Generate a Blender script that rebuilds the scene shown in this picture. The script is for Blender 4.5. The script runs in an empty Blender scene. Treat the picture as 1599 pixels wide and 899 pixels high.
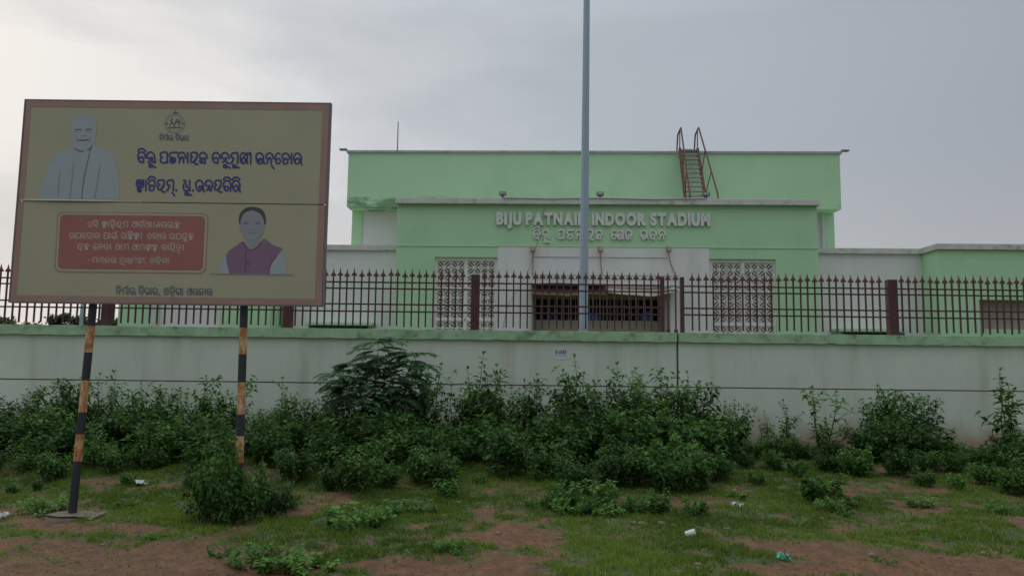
import bpy, bmesh, math, random
import numpy as np
from mathutils import Vector, Matrix, Euler
R = math.radians
random.seed(7); rng = np.random.default_rng(7)
sc = bpy.context.scene
col = sc.collection

# ------------------------------------------------------------------ camera
F = 1180.0; CX, CY = 799.5, 449.5
CAM = Vector((0, 0, 1.6))
MC = Matrix.Rotation(R(90 + 5.85), 3, 'X') @ Matrix.Rotation(R(0.7), 3, 'Z')
cd = bpy.data.cameras.new('camera'); cam = bpy.data.objects.new('camera', cd); col.objects.link(cam)
cd.sensor_width = 36; cd.sensor_fit = 'HORIZONTAL'; cd.lens = 36 * F / 1599
cd.clip_start = 0.05; cd.clip_end = 3000
cam.matrix_world = Matrix.Translation(CAM) @ MC.to_4x4()
sc.camera = cam

# ------------------------------------------------------------------ world, sun, exposure
SUN_AZ = R(-42)            # from +Y towards -X : behind the hoarding, left
SUN_EL = R(24)
sdir = Vector((math.sin(SUN_AZ) * math.cos(SUN_EL), math.cos(SUN_AZ) * math.cos(SUN_EL), math.sin(SUN_EL)))
w = bpy.data.worlds.new('World'); sc.world = w; w.use_nodes = True
nt = w.node_tree; nt.nodes.clear()
def N(t, nt_=None, **k):
    n = (nt_ or nt).nodes.new(t)
    for a, v in k.items(): setattr(n, a, v)
    return n
L = nt.links.new
out = N('ShaderNodeOutputWorld')
sky = N('ShaderNodeTexSky', sky_type='NISHITA'); sky.sun_disc = False
sky.sun_elevation = SUN_EL; sky.sun_rotation = SUN_AZ
sky.air_density = 1.5; sky.dust_density = 4.0
b1 = N('ShaderNodeBackground'); b1.inputs[1].default_value = 0.06
L(sky.outputs[0], b1.inputs[0])
tc = N('ShaderNodeTexCoord')
sep = N('ShaderNodeSeparateXYZ'); L(tc.outputs['Generated'], sep.inputs[0])
# overcast deck: blue-grey away from the veiled sun, paling towards it, faint cloud texture, warmer low down
mp = N('ShaderNodeMapping'); mp.inputs['Scale'].default_value = (1.0, 1.0, 3.0); L(tc.outputs['Generated'], mp.inputs[0])
n1 = N('ShaderNodeTexNoise'); n1.inputs['Scale'].default_value = 2.6; n1.inputs['Detail'].default_value = 6; n1.inputs['Roughness'].default_value = .55
L(mp.outputs[0], n1.inputs['Vector'])
dot = N('ShaderNodeVectorMath', operation='DOT_PRODUCT'); L(tc.outputs['Generated'], dot.inputs[0]); dot.inputs[1].default_value = sdir
gf = N('ShaderNodeMapRange'); L(dot.outputs['Value'], gf.inputs[0]); gf.inputs[1].default_value = .3; gf.inputs[2].default_value = 1.0
# cloud breaks are strongest near the sun
cn = N('ShaderNodeMapRange'); L(n1.outputs[0], cn.inputs[0]); cn.inputs[1].default_value = .3; cn.inputs[2].default_value = .7; cn.inputs[3].default_value = -.22; cn.inputs[4].default_value = .16
cm = N('ShaderNodeMath', operation='MULTIPLY'); L(cn.outputs[0], cm.inputs[0]); L(gf.outputs[0], cm.inputs[1])
ca = N('ShaderNodeMath', operation='ADD'); L(cm.outputs[0], ca.inputs[0]); L(gf.outputs[0], ca.inputs[1])
ramp = N('ShaderNodeValToRGB'); L(ca.outputs[0], ramp.inputs[0])
e = ramp.color_ramp.elements
e[0].position = 0; e[0].color = (.36, .395, .45, 1); e[1].position = 1.0; e[1].color = (.80, .79, .78, 1)
k = e.new(.55); k.color = (.44, .48, .53, 1)
k = e.new(.80); k.color = (.585, .61, .645, 1)
warm = N('ShaderNodeMix', data_type='RGBA')
hz = N('ShaderNodeMapRange', interpolation_type='SMOOTHSTEP'); L(sep.outputs['Z'], hz.inputs[0])
hz.inputs[1].default_value = .30; hz.inputs[2].default_value = .04; hz.inputs[3].default_value = 0; hz.inputs[4].default_value = .6
L(hz.outputs[0], warm.inputs[0]); L(ramp.outputs[0], warm.inputs[6])
wr2 = N('ShaderNodeValToRGB'); L(ca.outputs[0], wr2.inputs[0]); e = wr2.color_ramp.elements
e[0].position = 0; e[0].color = (.50, .485, .475, 1); e[1].position = 1; e[1].color = (.80, .745, .70, 1); k = e.new(.5); k.color = (.66, .63, .60, 1)
L(wr2.outputs[0], warm.inputs[7])
zen = N('ShaderNodeMapRange'); L(sep.outputs['Z'], zen.inputs[0]); zen.inputs[1].default_value = .42; zen.inputs[2].default_value = 1.0; zen.inputs[3].default_value = 1.0; zen.inputs[4].default_value = 3.2
zm = N('ShaderNodeVectorMath', operation='SCALE'); L(warm.outputs[2], zm.inputs[0]); L(zen.outputs[0], zm.inputs['Scale'])
b2 = N('ShaderNodeBackground'); L(zm.outputs[0], b2.inputs[0]); b2.inputs[1].default_value = 1.0
ms = N('ShaderNodeMixShader'); ms.inputs[0].default_value = .96
L(b1.outputs[0], ms.inputs[1]); L(b2.outputs[0], ms.inputs[2]); L(ms.outputs[0], out.inputs[0])

sd = bpy.data.lights.new('sun', 'SUN'); so = bpy.data.objects.new('sun', sd); col.objects.link(so)
sd.energy = 0.5; sd.angle = R(25); sd.color = (1, .93, .85)
so.rotation_euler = sdir.to_track_quat('Z', 'Y').to_euler(); so.location = (-20, 20, 30)
sc.view_settings.view_transform = 'Standard'; sc.view_settings.look = 'None'
sc.view_settings.exposure = 0.0; sc.view_settings.gamma = 1.0; sc.view_settings.use_curve_mapping = False

# ------------------------------------------------------------------ measuring helpers (photo pixel -> point at a real distance)
def ray(px, py):
    return MC @ Vector(((px - CX) / F, -(py - CY) / F, -1))
def P(px, py, Y):
    d = ray(px, py); return CAM + d * (Y / d.y)
WALL_Y = 14.0
def gz(x, y):
    t = min(max((y - 8.3) / 5.4, 0), 1); t = t * t * (3 - 2 * t)
    return .22 * t + .018 * math.sin(x * 1.9 + y * 1.3) * math.sin(y * 2.1 - x * .7) + .012 * math.sin(x * 5.1 + 1) * math.sin(y * 4.3)
def G(px, py):
    d = ray(px, py); t = 6.0
    for _ in range(30):
        p = CAM + d * t
        t = t + (gz(p.x, p.y) - p.z) / d.z * .7
    return CAM + d * t
BROT = R(-2.0); BORG = Vector(((945 - CX) / F * 28.0, 28.0, .25))
BR = Matrix.Rotation(BROT, 3, 'Z'); BRI = BR.transposed()
def B(px, py, c):
    """pixel -> building-local x, z on the plane local y = c"""
    o = BRI @ (CAM - BORG); d = BRI @ ray(px, py)
    p = o + d * ((c - o.y) / d.y); return p.x, p.z
def bX(px, c, py=450): return B(px, py, c)[0]
def bZ(py, c, px=945): return B(px, py, c)[1]

# ------------------------------------------------------------------ materials
def mat(name, base, rough=.8, var=.12, scale=3.0, stain=None, stain_amt=.0, stain_scale=1.0, streak=False, bump=0.0, bscale=40, metallic=0.0, spec=.3, splash=None, mould=None):
    m = bpy.data.materials.new(name); m.use_nodes = True; t = m.node_tree
    bs = t.nodes['Principled BSDF']; bs.inputs['Roughness'].default_value = rough; bs.inputs['Metallic'].default_value = metallic
    bs.inputs['Specular IOR Level'].default_value = spec
    tcn = N('ShaderNodeTexCoord', t)
    nz = N('ShaderNodeTexNoise', t); nz.inputs['Scale'].default_value = scale; nz.inputs['Detail'].default_value = 6
    t.links.new(tcn.outputs['Object'], nz.inputs['Vector'])
    mr = N('ShaderNodeMapRange', t); t.links.new(nz.outputs[0], mr.inputs[0])
    mr.inputs[1].default_value = .25; mr.inputs[2].default_value = .75
    mr.inputs[3].default_value = 1 - var; mr.inputs[4].default_value = 1 + var
    sca = N('ShaderNodeVectorMath', t, operation='SCALE'); sca.inputs[0].default_value = base
    t.links.new(mr.outputs[0], sca.inputs['Scale'])
    last = sca.outputs[0]
    if stain:
        mpp = N('ShaderNodeMapping', t); t.links.new(tcn.outputs['Object'], mpp.inputs[0])
        mpp.inputs['Scale'].default_value = (stain_scale, stain_scale, stain_scale * (.12 if streak else 1))
        nz2 = N('ShaderNodeTexNoise', t); nz2.inputs['Scale'].default_value = 2.0; nz2.inputs['Detail'].default_value = 8; nz2.inputs['Roughness'].default_value = .65
        t.links.new(mpp.outputs[0], nz2.inputs['Vector'])
        mr2 = N('ShaderNodeMapRange', t, interpolation_type='SMOOTHSTEP'); t.links.new(nz2.outputs[0], mr2.inputs[0])
        mr2.inputs[1].default_value = .48; mr2.inputs[2].default_value = .75; mr2.inputs[4].default_value = stain_amt
        mx = N('ShaderNodeMix', t, data_type='RGBA'); t.links.new(mr2.outputs[0], mx.inputs[0]); t.links.new(last, mx.inputs[6])
        mx.inputs[7].default_value = (*stain, 1); last = mx.outputs[2]
    if splash:      # rain-splashed earth on the foot of the wall
        sp_ = N('ShaderNodeSeparateXYZ', t); t.links.new(tcn.outputs['Object'], sp_.inputs[0])
        nz3 = N('ShaderNodeTexNoise', t); nz3.inputs['Scale'].default_value = 1.7; nz3.inputs['Detail'].default_value = 7; t.links.new(tcn.outputs['Object'], nz3.inputs['Vector'])
        ma = N('ShaderNodeMath', t, operation='MULTIPLY_ADD'); t.links.new(nz3.outputs[0], ma.inputs[0]); ma.inputs[1].default_value = -1.0; t.links.new(sp_.outputs['Z'], ma.inputs[2])
        mr3 = N('ShaderNodeMapRange', t, interpolation_type='SMOOTHSTEP'); t.links.new(ma.outputs[0], mr3.inputs[0]); mr3.inputs[1].default_value = .25; mr3.inputs[2].default_value = -.25; mr3.inputs[3].default_value = 0; mr3.inputs[4].default_value = .8
        mx3 = N('ShaderNodeMix', t, data_type='RGBA'); t.links.new(mr3.outputs[0], mx3.inputs[0]); t.links.new(last, mx3.inputs[6]); mx3.inputs[7].default_value = (*splash, 1); last = mx3.outputs[2]
    if mould:       # (z of the wet edge, reach up, x where it fades out)
        z0_, up_, xe = mould
        sp_ = N('ShaderNodeSeparateXYZ', t); t.links.new(tcn.outputs['Object'], sp_.inputs[0])
        mpp2 = N('ShaderNodeMapping', t); mpp2.inputs['Scale'].default_value = (.8, .8, 2.2); t.links.new(tcn.outputs['Object'], mpp2.inputs[0])
        nz3 = N('ShaderNodeTexNoise', t); nz3.inputs['Scale'].default_value = 1.5; nz3.inputs['Detail'].default_value = 9; nz3.inputs['Roughness'].default_value = .7; t.links.new(mpp2.outputs[0], nz3.inputs['Vector'])
        g_ = N('ShaderNodeMapRange', t); t.links.new(sp_.outputs['Z'], g_.inputs[0]); g_.inputs[1].default_value = z0_; g_.inputs[2].default_value = z0_ + up_; g_.inputs[3].default_value = .17; g_.inputs[4].default_value = -.22
        gx = N('ShaderNodeMapRange', t); t.links.new(sp_.outputs['X'], gx.inputs[0]); gx.inputs[1].default_value = xe - 3; gx.inputs[2].default_value = xe + 3; gx.inputs[3].default_value = 0; gx.inputs[4].default_value = -.16
        a1 = N('ShaderNodeMath', t, operation='ADD'); t.links.new(nz3.outputs[0], a1.inputs[0]); t.links.new(g_.outputs[0], a1.inputs[1])
        a2 = N('ShaderNodeMath', t, operation='ADD'); t.links.new(a1.outputs[0], a2.inputs[0]); t.links.new(gx.outputs[0], a2.inputs[1])
        mr3 = N('ShaderNodeMapRange', t, interpolation_type='SMOOTHSTEP'); t.links.new(a2.outputs[0], mr3.inputs[0]); mr3.inputs[1].default_value = .56; mr3.inputs[2].default_value = .74; mr3.inputs[4].default_value = .85
        mx3 = N('ShaderNodeMix', t, data_type='RGBA'); t.links.new(mr3.outputs[0], mx3.inputs[0]); t.links.new(last, mx3.inputs[6]); mx3.inputs[7].default_value = (.14, .26, .12, 1); last = mx3.outputs[2]
    t.links.new(last, bs.inputs['Base Color'])
    if bump:
        nb = N('ShaderNodeTexNoise', t); nb.inputs['Scale'].default_value = bscale; nb.inputs['Detail'].default_value = 5
        t.links.new(tcn.outputs['Object'], nb.inputs['Vector'])
        bp = N('ShaderNodeBump', t); bp.inputs['Strength'].default_value = bump; bp.inputs['Distance'].default_value = .02
        t.links.new(nb.outputs[0], bp.inputs['Height']); t.links.new(bp.outputs[0], bs.inputs['Normal'])
    return m
M = {}
M['wall'] = mat('wall_paint', (.59, .65, .53), .9, .07, 1.2, (.34, .38, .27), .5, .9, True, .15, splash=(.36, .23, .14))
M['coping'] = mat('coping_paint', (.31, .46, .28), .9, .16, 4, (.11, .16, .07), .9, 2.2, False, .3)
M['groove'] = mat('groove_dirt', (.22, .15, .10), .95, .2, 6)
M['green'] = mat('building_green', (.44, .67, .41), .85, .05, .35, (.33, .55, .31), .5, .25, False, .08, 20)
M['white'] = mat('building_white', (.70, .70, .66), .85, .05, .5, (.50, .51, .46), .4, .5, True, .08, 20)
M['mould'] = mat('mould_green', (.16, .27, .13), .95, .3, 5)
M['cement'] = mat('cement_cap', (.58, .58, .53), .9, .12, 2, (.16, .17, .13), .6, 1.5, False, .2)
M['darkcap'] = mat('dark_cap', (.40, .41, .42), .9, .15, 2, (.12, .12, .12), .5, 1.2)
M['letter'] = mat('raised_letter', (.68, .69, .64), .6, .06, 4, (.35, .36, .33), .5, 3)
M['jali'] = mat('jali_concrete', (.74, .73, .66), .85, .08, 5, (.35, .34, .3), .4, 2)
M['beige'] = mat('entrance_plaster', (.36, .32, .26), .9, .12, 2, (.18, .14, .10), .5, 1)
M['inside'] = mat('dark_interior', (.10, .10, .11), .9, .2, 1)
M['grille'] = mat('grille_paint', (.33, .30, .26), .6, .1, 4)
M['rustsheet'] = mat('rusty_sheet', (.22, .15, .11), .8, .3, 5, (.08, .05, .04), .7, 2)
M['tarp'] = mat('tarpaulin', (.42, .38, .31), .7, .15, 3, (.2, .17, .14), .5, 2)
M['blue'] = mat('blue_cloth', (.10, .22, .50), .8, .2, 5)
M['fence'] = mat('fence_paint', (.085, .036, .036), .55, .2, 8, (.14, .06, .035), .5, 6)
M['tip'] = mat('spear_tip_paint', (.14, .062, .05), .6, .25, 9, (.20, .085, .045), .6, 6)
M['galv'] = mat('galvanised_steel', (.33, .40, .46), .45, .08, 6, (.25, .3, .34), .4, 3, metallic=.35)
M['lampgrey'] = mat('lamp_metal', (.16, .16, .16), .5, .2, 8)
M['lamprust'] = mat('lamp_rust', (.33, .20, .13), .7, .3, 9)
M['wire'] = mat('wire', (.12, .12, .11), .6, .1, 5)
M['wiregrey'] = mat('grey_wire', (.26, .27, .25), .6, .1, 5)
M['pvc'] = mat('pvc_pipe', (.55, .56, .54), .5, .1, 3)
M['stair'] = mat('stair_rust', (.15, .07, .05), .8, .3, 5, (.28, .12, .06), .7, 3)
M['tread'] = mat('stair_tread', (.40, .41, .36), .7, .2, 4, (.2, .12, .08), .5, 3)
M['board'] = mat('sign_khaki', (.40, .375, .25), .45, .05, 1.4, (.33, .32, .24), .5, .8)
M['border'] = mat('sign_border', (.36, .22, .185), .5, .1, 3, (.27, .19, .175), .5, 2)
M['boardedge'] = mat('sign_edge', (.20, .16, .165), .6, .1, 3)
M['red'] = mat('sign_red', (.34, .13, .11), .45, .07, 3)
M['ink'] = mat('sign_blue_ink', (.055, .055, .20), .5, .08, 5)
M['greyink'] = mat('sign_grey_ink', (.12, .135, .17), .5, .1, 5)
M['paleink'] = mat('sign_pale_ink', (.52, .43, .36), .5, .06, 5)
M['goldline'] = mat('sign_gold_line', (.44, .37, .25), .5, .06, 5)
M['fade'] = mat('print_pale_cloth', (.345, .385, .39), .5, .05, 4)
M['fadeskin'] = mat('print_pale_skin', (.36, .385, .41), .5, .04, 6)
M['fadeskin2'] = mat('print_grey_skin', (.28, .29, .31), .5, .04, 6)
M['fadeline'] = mat('print_line', (.13, .14, .15), .5, .1, 6)
M['softline'] = mat('print_soft_line', (.23, .25, .26), .5, .1, 6)
M['hair'] = mat('print_hair', (.075, .07, .08), .5, .1, 6)
M['vest'] = mat('print_purple', (.23, .135, .20), .5, .07, 5)
M['vestline'] = mat('print_dark_purple', (.12, .06, .10), .5, .07, 5)
M['rock'] = mat('stone', (.20, .13, .095), .95, .25, 9, (.2, .1, .06), .6, 6, False, .5)
M['slab'] = mat('footing_concrete', (.17, .14, .10), .95, .2, 6, (.12, .13, .06), .7, 4, False, .5)
M['paper'] = mat('paper', (.62, .63, .62), .8, .08, 20)
M['print'] = mat('notice_ink', (.17, .17, .22), .8, .1, 20)
M['plastic'] = mat('litter_plastic', (.55, .55, .52), .5, .1, 10)
M['greenplastic'] = mat('green_scrap', (.10, .42, .25), .5, .1, 10)
M['patch'] = mat('wall_patch', (.57, .54, .44), .9, .25, 12)
M['stem'] = mat('plant_stem', (.10, .09, .045), .8, .2, 8)
M['bark'] = mat('tree_bark', (.10, .08, .06), .9, .2, 5)

def post_mat():
    m = bpy.data.materials.new('striped_post'); m.use_nodes = True; t = m.node_tree; bs = t.nodes['Principled BSDF']
    tcn = N('ShaderNodeTexCoord', t); sp = N('ShaderNodeSeparateXYZ', t); t.links.new(tcn.outputs['Object'], sp.inputs[0])
    dv = N('ShaderNodeMath', t, operation='DIVIDE'); t.links.new(sp.outputs['Z'], dv.inputs[0]); dv.inputs[1].default_value = 4.4
    cr = N('ShaderNodeValToRGB', t); cr.color_ramp.interpolation = 'CONSTANT'; t.links.new(dv.outputs[0], cr.inputs[0])
    zs = [0, .56, .83, 1.06, 1.38, 1.67, 1.95]
    cr.color_ramp.elements[0].position = 0; cr.color_ramp.elements[0].color = (0, 0, 0, 1)
    e = cr.color_ramp.elements
    e[1].position = zs[1] / 4.4; e[1].color = (1, 1, 1, 1)
    for i, z in enumerate(zs[2:]):
        k = e.new(z / 4.4); k.color = (0, 0, 0, 1) if i % 2 == 0 else (1, 1, 1, 1)
    mpn = N('ShaderNodeMapping', t); mpn.inputs['Scale'].default_value = (1, 1, .45); t.links.new(tcn.outputs['Object'], mpn.inputs[0])
    nz = N('ShaderNodeTexNoise', t); nz.inputs['Scale'].default_value = 17; nz.inputs['Detail'].default_value = 6; nz.inputs['Roughness'].default_value = .7
    t.links.new(mpn.outputs[0], nz.inputs['Vector'])
    rr = N('ShaderNodeValToRGB', t); t.links.new(nz.outputs[0], rr.inputs[0])
    e = rr.color_ramp.elements
    e[0].position = .38; e[0].color = (.30, .095, .03, 1); e[1].position = .62; e[1].color = (.60, .47, .30, 1)
    k = e.new(.5); k.color = (.46, .21, .07, 1)
    k = e.new(.28); k.color = (.10, .035, .02, 1)
    r2 = N('ShaderNodeValToRGB', t); t.links.new(nz.outputs[0], r2.inputs[0])
    e = r2.color_ramp.elements
    e[0].position = .62; e[0].color = (.022, .024, .03, 1); e[1].position = .75; e[1].color = (.12, .05, .03, 1)
    mx = N('ShaderNodeMix', t, data_type='RGBA'); t.links.new(cr.outputs[0], mx.inputs[0]); t.links.new(r2.outputs[0], mx.inputs[6]); t.links.new(rr.outputs[0], mx.inputs[7])
    t.links.new(mx.outputs[2], bs.inputs['Base Color']); bs.inputs['Roughness'].default_value = .6
    return m
M['post'] = post_mat()

def leaf_mat(name, dark, light, trans=.35):
    m = bpy.data.materials.new(name); m.use_nodes = True; t = m.node_tree
    bs = t.nodes['Principled BSDF']; o = t.nodes['Material Output']
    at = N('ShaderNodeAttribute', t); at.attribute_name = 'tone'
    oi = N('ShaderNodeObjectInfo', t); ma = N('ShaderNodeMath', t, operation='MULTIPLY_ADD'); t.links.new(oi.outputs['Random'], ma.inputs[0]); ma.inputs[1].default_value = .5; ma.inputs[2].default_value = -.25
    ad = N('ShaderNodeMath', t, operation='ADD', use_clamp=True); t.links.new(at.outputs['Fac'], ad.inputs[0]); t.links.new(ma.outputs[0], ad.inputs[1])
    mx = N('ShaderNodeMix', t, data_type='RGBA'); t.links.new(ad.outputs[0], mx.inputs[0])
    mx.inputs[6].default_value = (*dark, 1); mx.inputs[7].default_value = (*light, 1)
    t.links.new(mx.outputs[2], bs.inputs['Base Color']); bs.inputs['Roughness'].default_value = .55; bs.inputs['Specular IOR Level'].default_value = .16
    tr = N('ShaderNodeBsdfTranslucent', t); t.links.new(mx.outputs[2], tr.inputs[0])
    msn = N('ShaderNodeMixShader', t); msn.inputs[0].default_value = trans
    t.links.new(bs.outputs[0], msn.inputs[1]); t.links.new(tr.outputs[0], msn.inputs[2]); t.links.new(msn.outputs[0], o.inputs[0])
    return m
M['leaf'] = leaf_mat('weed_leaf', (.016, .055, .012), (.12, .26, .045), .25)  # dark end deepened: shade low in the hedge put into the leaf colour
M['leaf2'] = leaf_mat('feathery_leaf', (.025, .075, .03), (.085, .19, .07), .25)
M['leaf3'] = leaf_mat('low_weed_leaf', (.06, .15, .03), (.17, .33, .065))
M['grass'] = leaf_mat('grass_blade', (.065, .12, .018), (.21, .29, .045), .3)
M['debris'] = leaf_mat('dead_leaf_and_clod', (.05, .028, .015), (.20, .13, .07), .05)
M['treeleaf'] = leaf_mat('hazed_tree_leaf', (.06, .09, .055), (.15, .18, .11))  # greens greyed and paled: distance haze put into the leaf colour

def ground_mat():
    m = bpy.data.materials.new('red_earth_and_moss'); m.use_nodes = True; t = m.node_tree; bs = t.nodes['Principled BSDF']
    at = N('ShaderNodeAttribute', t); at.attribute_name = 'green'
    tcn = N('ShaderNodeTexCoord', t)
    nz = N('ShaderNodeTexNoise', t); nz.inputs['Scale'].default_value = 7; nz.inputs['Detail'].default_value = 9; nz.inputs['Roughness'].default_value = .7
    t.links.new(tcn.outputs['Object'], nz.inputs['Vector'])
    soil = N('ShaderNodeValToRGB', t); t.links.new(nz.outputs[0], soil.inputs[0])
    e = soil.color_ramp.elements; e[0].position = .3; e[0].color = (.06, .027, .012, 1); e[1].position = .72; e[1].color = (.20, .093, .038, 1)
    moss = N('ShaderNodeValToRGB', t); t.links.new(nz.outputs[0], moss.inputs[0])
    e = moss.color_ramp.elements; e[0].position = .3; e[0].color = (.028, .045, .012, 1); e[1].position = .72; e[1].color = (.08, .115, .03, 1)
    n2_ = N('ShaderNodeTexNoise', t); n2_.inputs['Scale'].default_value = 26; n2_.inputs['Detail'].default_value = 6
    t.links.new(tcn.outputs['Object'], n2_.inputs['Vector'])
    ad = N('ShaderNodeMath', t, operation='ADD'); t.links.new(at.outputs['Fac'], ad.inputs[0])
    mm = N('ShaderNodeMath', t, operation='MULTIPLY_ADD'); t.links.new(n2_.outputs[0], mm.inputs[0]); mm.inputs[1].default_value = 1.6; mm.inputs[2].default_value = -.8
    t.links.new(mm.outputs[0], ad.inputs[1])
    st = N('ShaderNodeMapRange', t, interpolation_type='SMOOTHSTEP'); t.links.new(ad.outputs[0], st.inputs[0]); st.inputs[1].default_value = .25; st.inputs[2].default_value = .75
    mx = N('ShaderNodeMix', t, data_type='RGBA'); t.links.new(st.outputs[0], mx.inputs[0]); t.links.new(soil.outputs[0], mx.inputs[6]); t.links.new(moss.outputs[0], mx.inputs[7])
    t.links.new(mx.outputs[2], bs.inputs['Base Color']); bs.inputs['Roughness'].default_value = .95
    nb = N('ShaderNodeTexNoise', t); nb.inputs['Scale'].default_value = 30; nb.inputs['Detail'].default_value = 8
    t.links.new(tcn.outputs['Object'], nb.inputs['Vector'])
    bp = N('ShaderNodeBump', t); bp.inputs['Strength'].default_value = .8; bp.inputs['Distance'].default_value = .03
    t.links.new(nb.outputs[0], bp.inputs['Height']); t.links.new(bp.outputs[0], bs.inputs['Normal'])
    return m
M['ground'] = ground_mat()

# ------------------------------------------------------------------ mesh helpers
def obj(name, me, m=None, parent=None):
    o = bpy.data.objects.new(name, me); col.objects.link(o)
    if m is not None and not me.materials: me.materials.append(M[m] if isinstance(m, str) else m)
    if parent is not None: o.parent = parent
    return o
def empty(name, loc=(0, 0, 0), rz=0):
    o = bpy.data.objects.new(name, None); col.objects.link(o); o.location = loc; o.rotation_euler = (0, 0, rz)
    o.empty_display_size = .2; return o
def tag(o, label=None, cat=None, group=None, kind=None):
    if label: o['label'] = label
    if cat: o['category'] = cat
    if group: o['group'] = group
    if kind: o['kind'] = kind
    return o
class MB:
    def __init__(s): s.v = []; s.f = []
    def box(s, x0, x1, y0, y1, z0, z1):
        if x0 > x1: x0, x1 = x1, x0
        if z0 > z1: z0, z1 = z1, z0
        if y0 > y1: y0, y1 = y1, y0
        n = len(s.v)
        s.v += [(x, y, z) for z in (z0, z1) for y in (y0, y1) for x in (x0, x1)]
        s.f += [tuple(n + i for i in q) for q in ((0, 2, 3, 1), (4, 5, 7, 6), (0, 1, 5, 4), (2, 6, 7, 3), (0, 4, 6, 2), (1, 3, 7, 5))]
        return s
    def tube(s, pts, r, k=6, cap=True):
        pts = [Vector(p) for p in pts]; n0 = len(s.v)
        rs = r if isinstance(r, (list, tuple)) else [r] * len(pts)
        for i, p in enumerate(pts):
            d = (pts[min(i + 1, len(pts) - 1)] - pts[max(i - 1, 0)])
            if d.length < 1e-9: d = Vector((0, 0, 1))
            d.normalize()
            a = d.cross(Vector((0, 0, 1)) if abs(d.z) < .9 else Vector((1, 0, 0))).normalized(); b = d.cross(a)
            for j in range(k):
                t = 2 * math.pi * (j + .5) / k
                s.v.append(tuple(p + (a * math.cos(t) + b * math.sin(t)) * rs[i]))
        for i in range(len(pts) - 1):
            for j in range(k):
                s.f.append((n0 + i * k + j, n0 + i * k + (j + 1) % k, n0 + (i + 1) * k + (j + 1) % k, n0 + (i + 1) * k + j))
        if cap:
            s.f.append(tuple(n0 + j for j in range(k))[::-1]); e = n0 + (len(pts) - 1) * k
            s.f.append(tuple(e + j for j in range(k)))
        return s
    def poly(s, pts):
        n = len(s.v); s.v += [tuple(p) for p in pts]; s.f.append(tuple(range(n, n + len(pts)))); return s
    def mesh(s, name):
        me = bpy.data.meshes.new(name); me.from_pydata(s.v, [], s.f); me.update(); return me
    def build(s, name, m, parent=None):
        return obj(name, s.mesh(name), m, parent)
def box(name, x0, x1, y0, y1, z0, z1, m, parent=None, bevel=0):
    me = MB().box(x0, x1, y0, y1, z0, z1).mesh(name)
    if bevel:
        b = bmesh.new(); b.from_mesh(me); bmesh.ops.bevel(b, geom=b.edges[:], offset=bevel, segments=2, affect='EDGES', profile=.6); b.to_mesh(me); b.free()
    return obj(name, me, m, parent)
def tube(name, pts, r, m, parent=None, k=6): return MB().tube(pts, r, k).build(name, m, parent)
def smooth(me):
    me.polygons.foreach_set('use_smooth', [True] * len(me.polygons))

# ------------------------------------------------------------------ ground
def vnoise(x, y, s):
    x = np.asarray(x) * s; y = np.asarray(y) * s
    xi = np.floor(x); yi = np.floor(y); fx = x - xi; fy = y - yi; fx = fx * fx * (3 - 2 * fx); fy = fy * fy * (3 - 2 * fy)
    h = lambda a, b: np.modf(np.abs(np.sin(a * 127.1 + b * 311.7 + s * 17.3) * 43758.5453))[0]
    return (h(xi, yi) * (1 - fx) + h(xi + 1, yi) * fx) * (1 - fy) + (h(xi, yi + 1) * (1 - fx) + h(xi + 1, yi + 1) * fx) * fy
# bare patches of red earth: centre in photo pixels, half sizes in metres, strength
BARE = []
for (px, py, rx, ry, s) in [(60, 850, 1.0, .3, .95), (230, 862, 1.1, .25, .95), (180, 822, 1.2, .22, .8), (90, 890, 1.6, .25, .9), (330, 880, .7, .3, 1.0), (760, 836, .55, .3, 1.3), (680, 818, .4, .15, .8),
                            (1235, 852, .55, .25, 1.2), (1440, 868, .8, .16, .8), (1300, 890, .9, .16, .9), (1540, 888, .8, .18, .9), (1330, 765, .4, .25, .8), (1375, 764, .35, .2, 1.0),
                            (720, 890, .5, .15, .9), (640, 885, .5, .12, .7), (20, 800, .7, .35, .8), (400, 800, .5, .25, .7), (1450, 885, .6, .15, .9), (1180, 885, .45, .15, .7)]:
    p = G(px, py); BARE.append((p.x, p.y, rx, ry, s))
def green_amt(x, y):
    x = np.asarray(x, float); y = np.asarray(y, float)
    g = .80 + .9 * (vnoise(x, y, 1.3) - .5) + .9 * (vnoise(x + 9, y, 3.1) - .5) + .9 * (vnoise(x, y + 5, 7.7) - .5)
    for (cx, cy, rx, ry, s) in BARE:
        g = g - s * .8 * np.exp(-(((x - cx) / rx) ** 2 + ((y - cy) / ry) ** 2))
    return np.clip(g, 0, 1)
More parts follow.
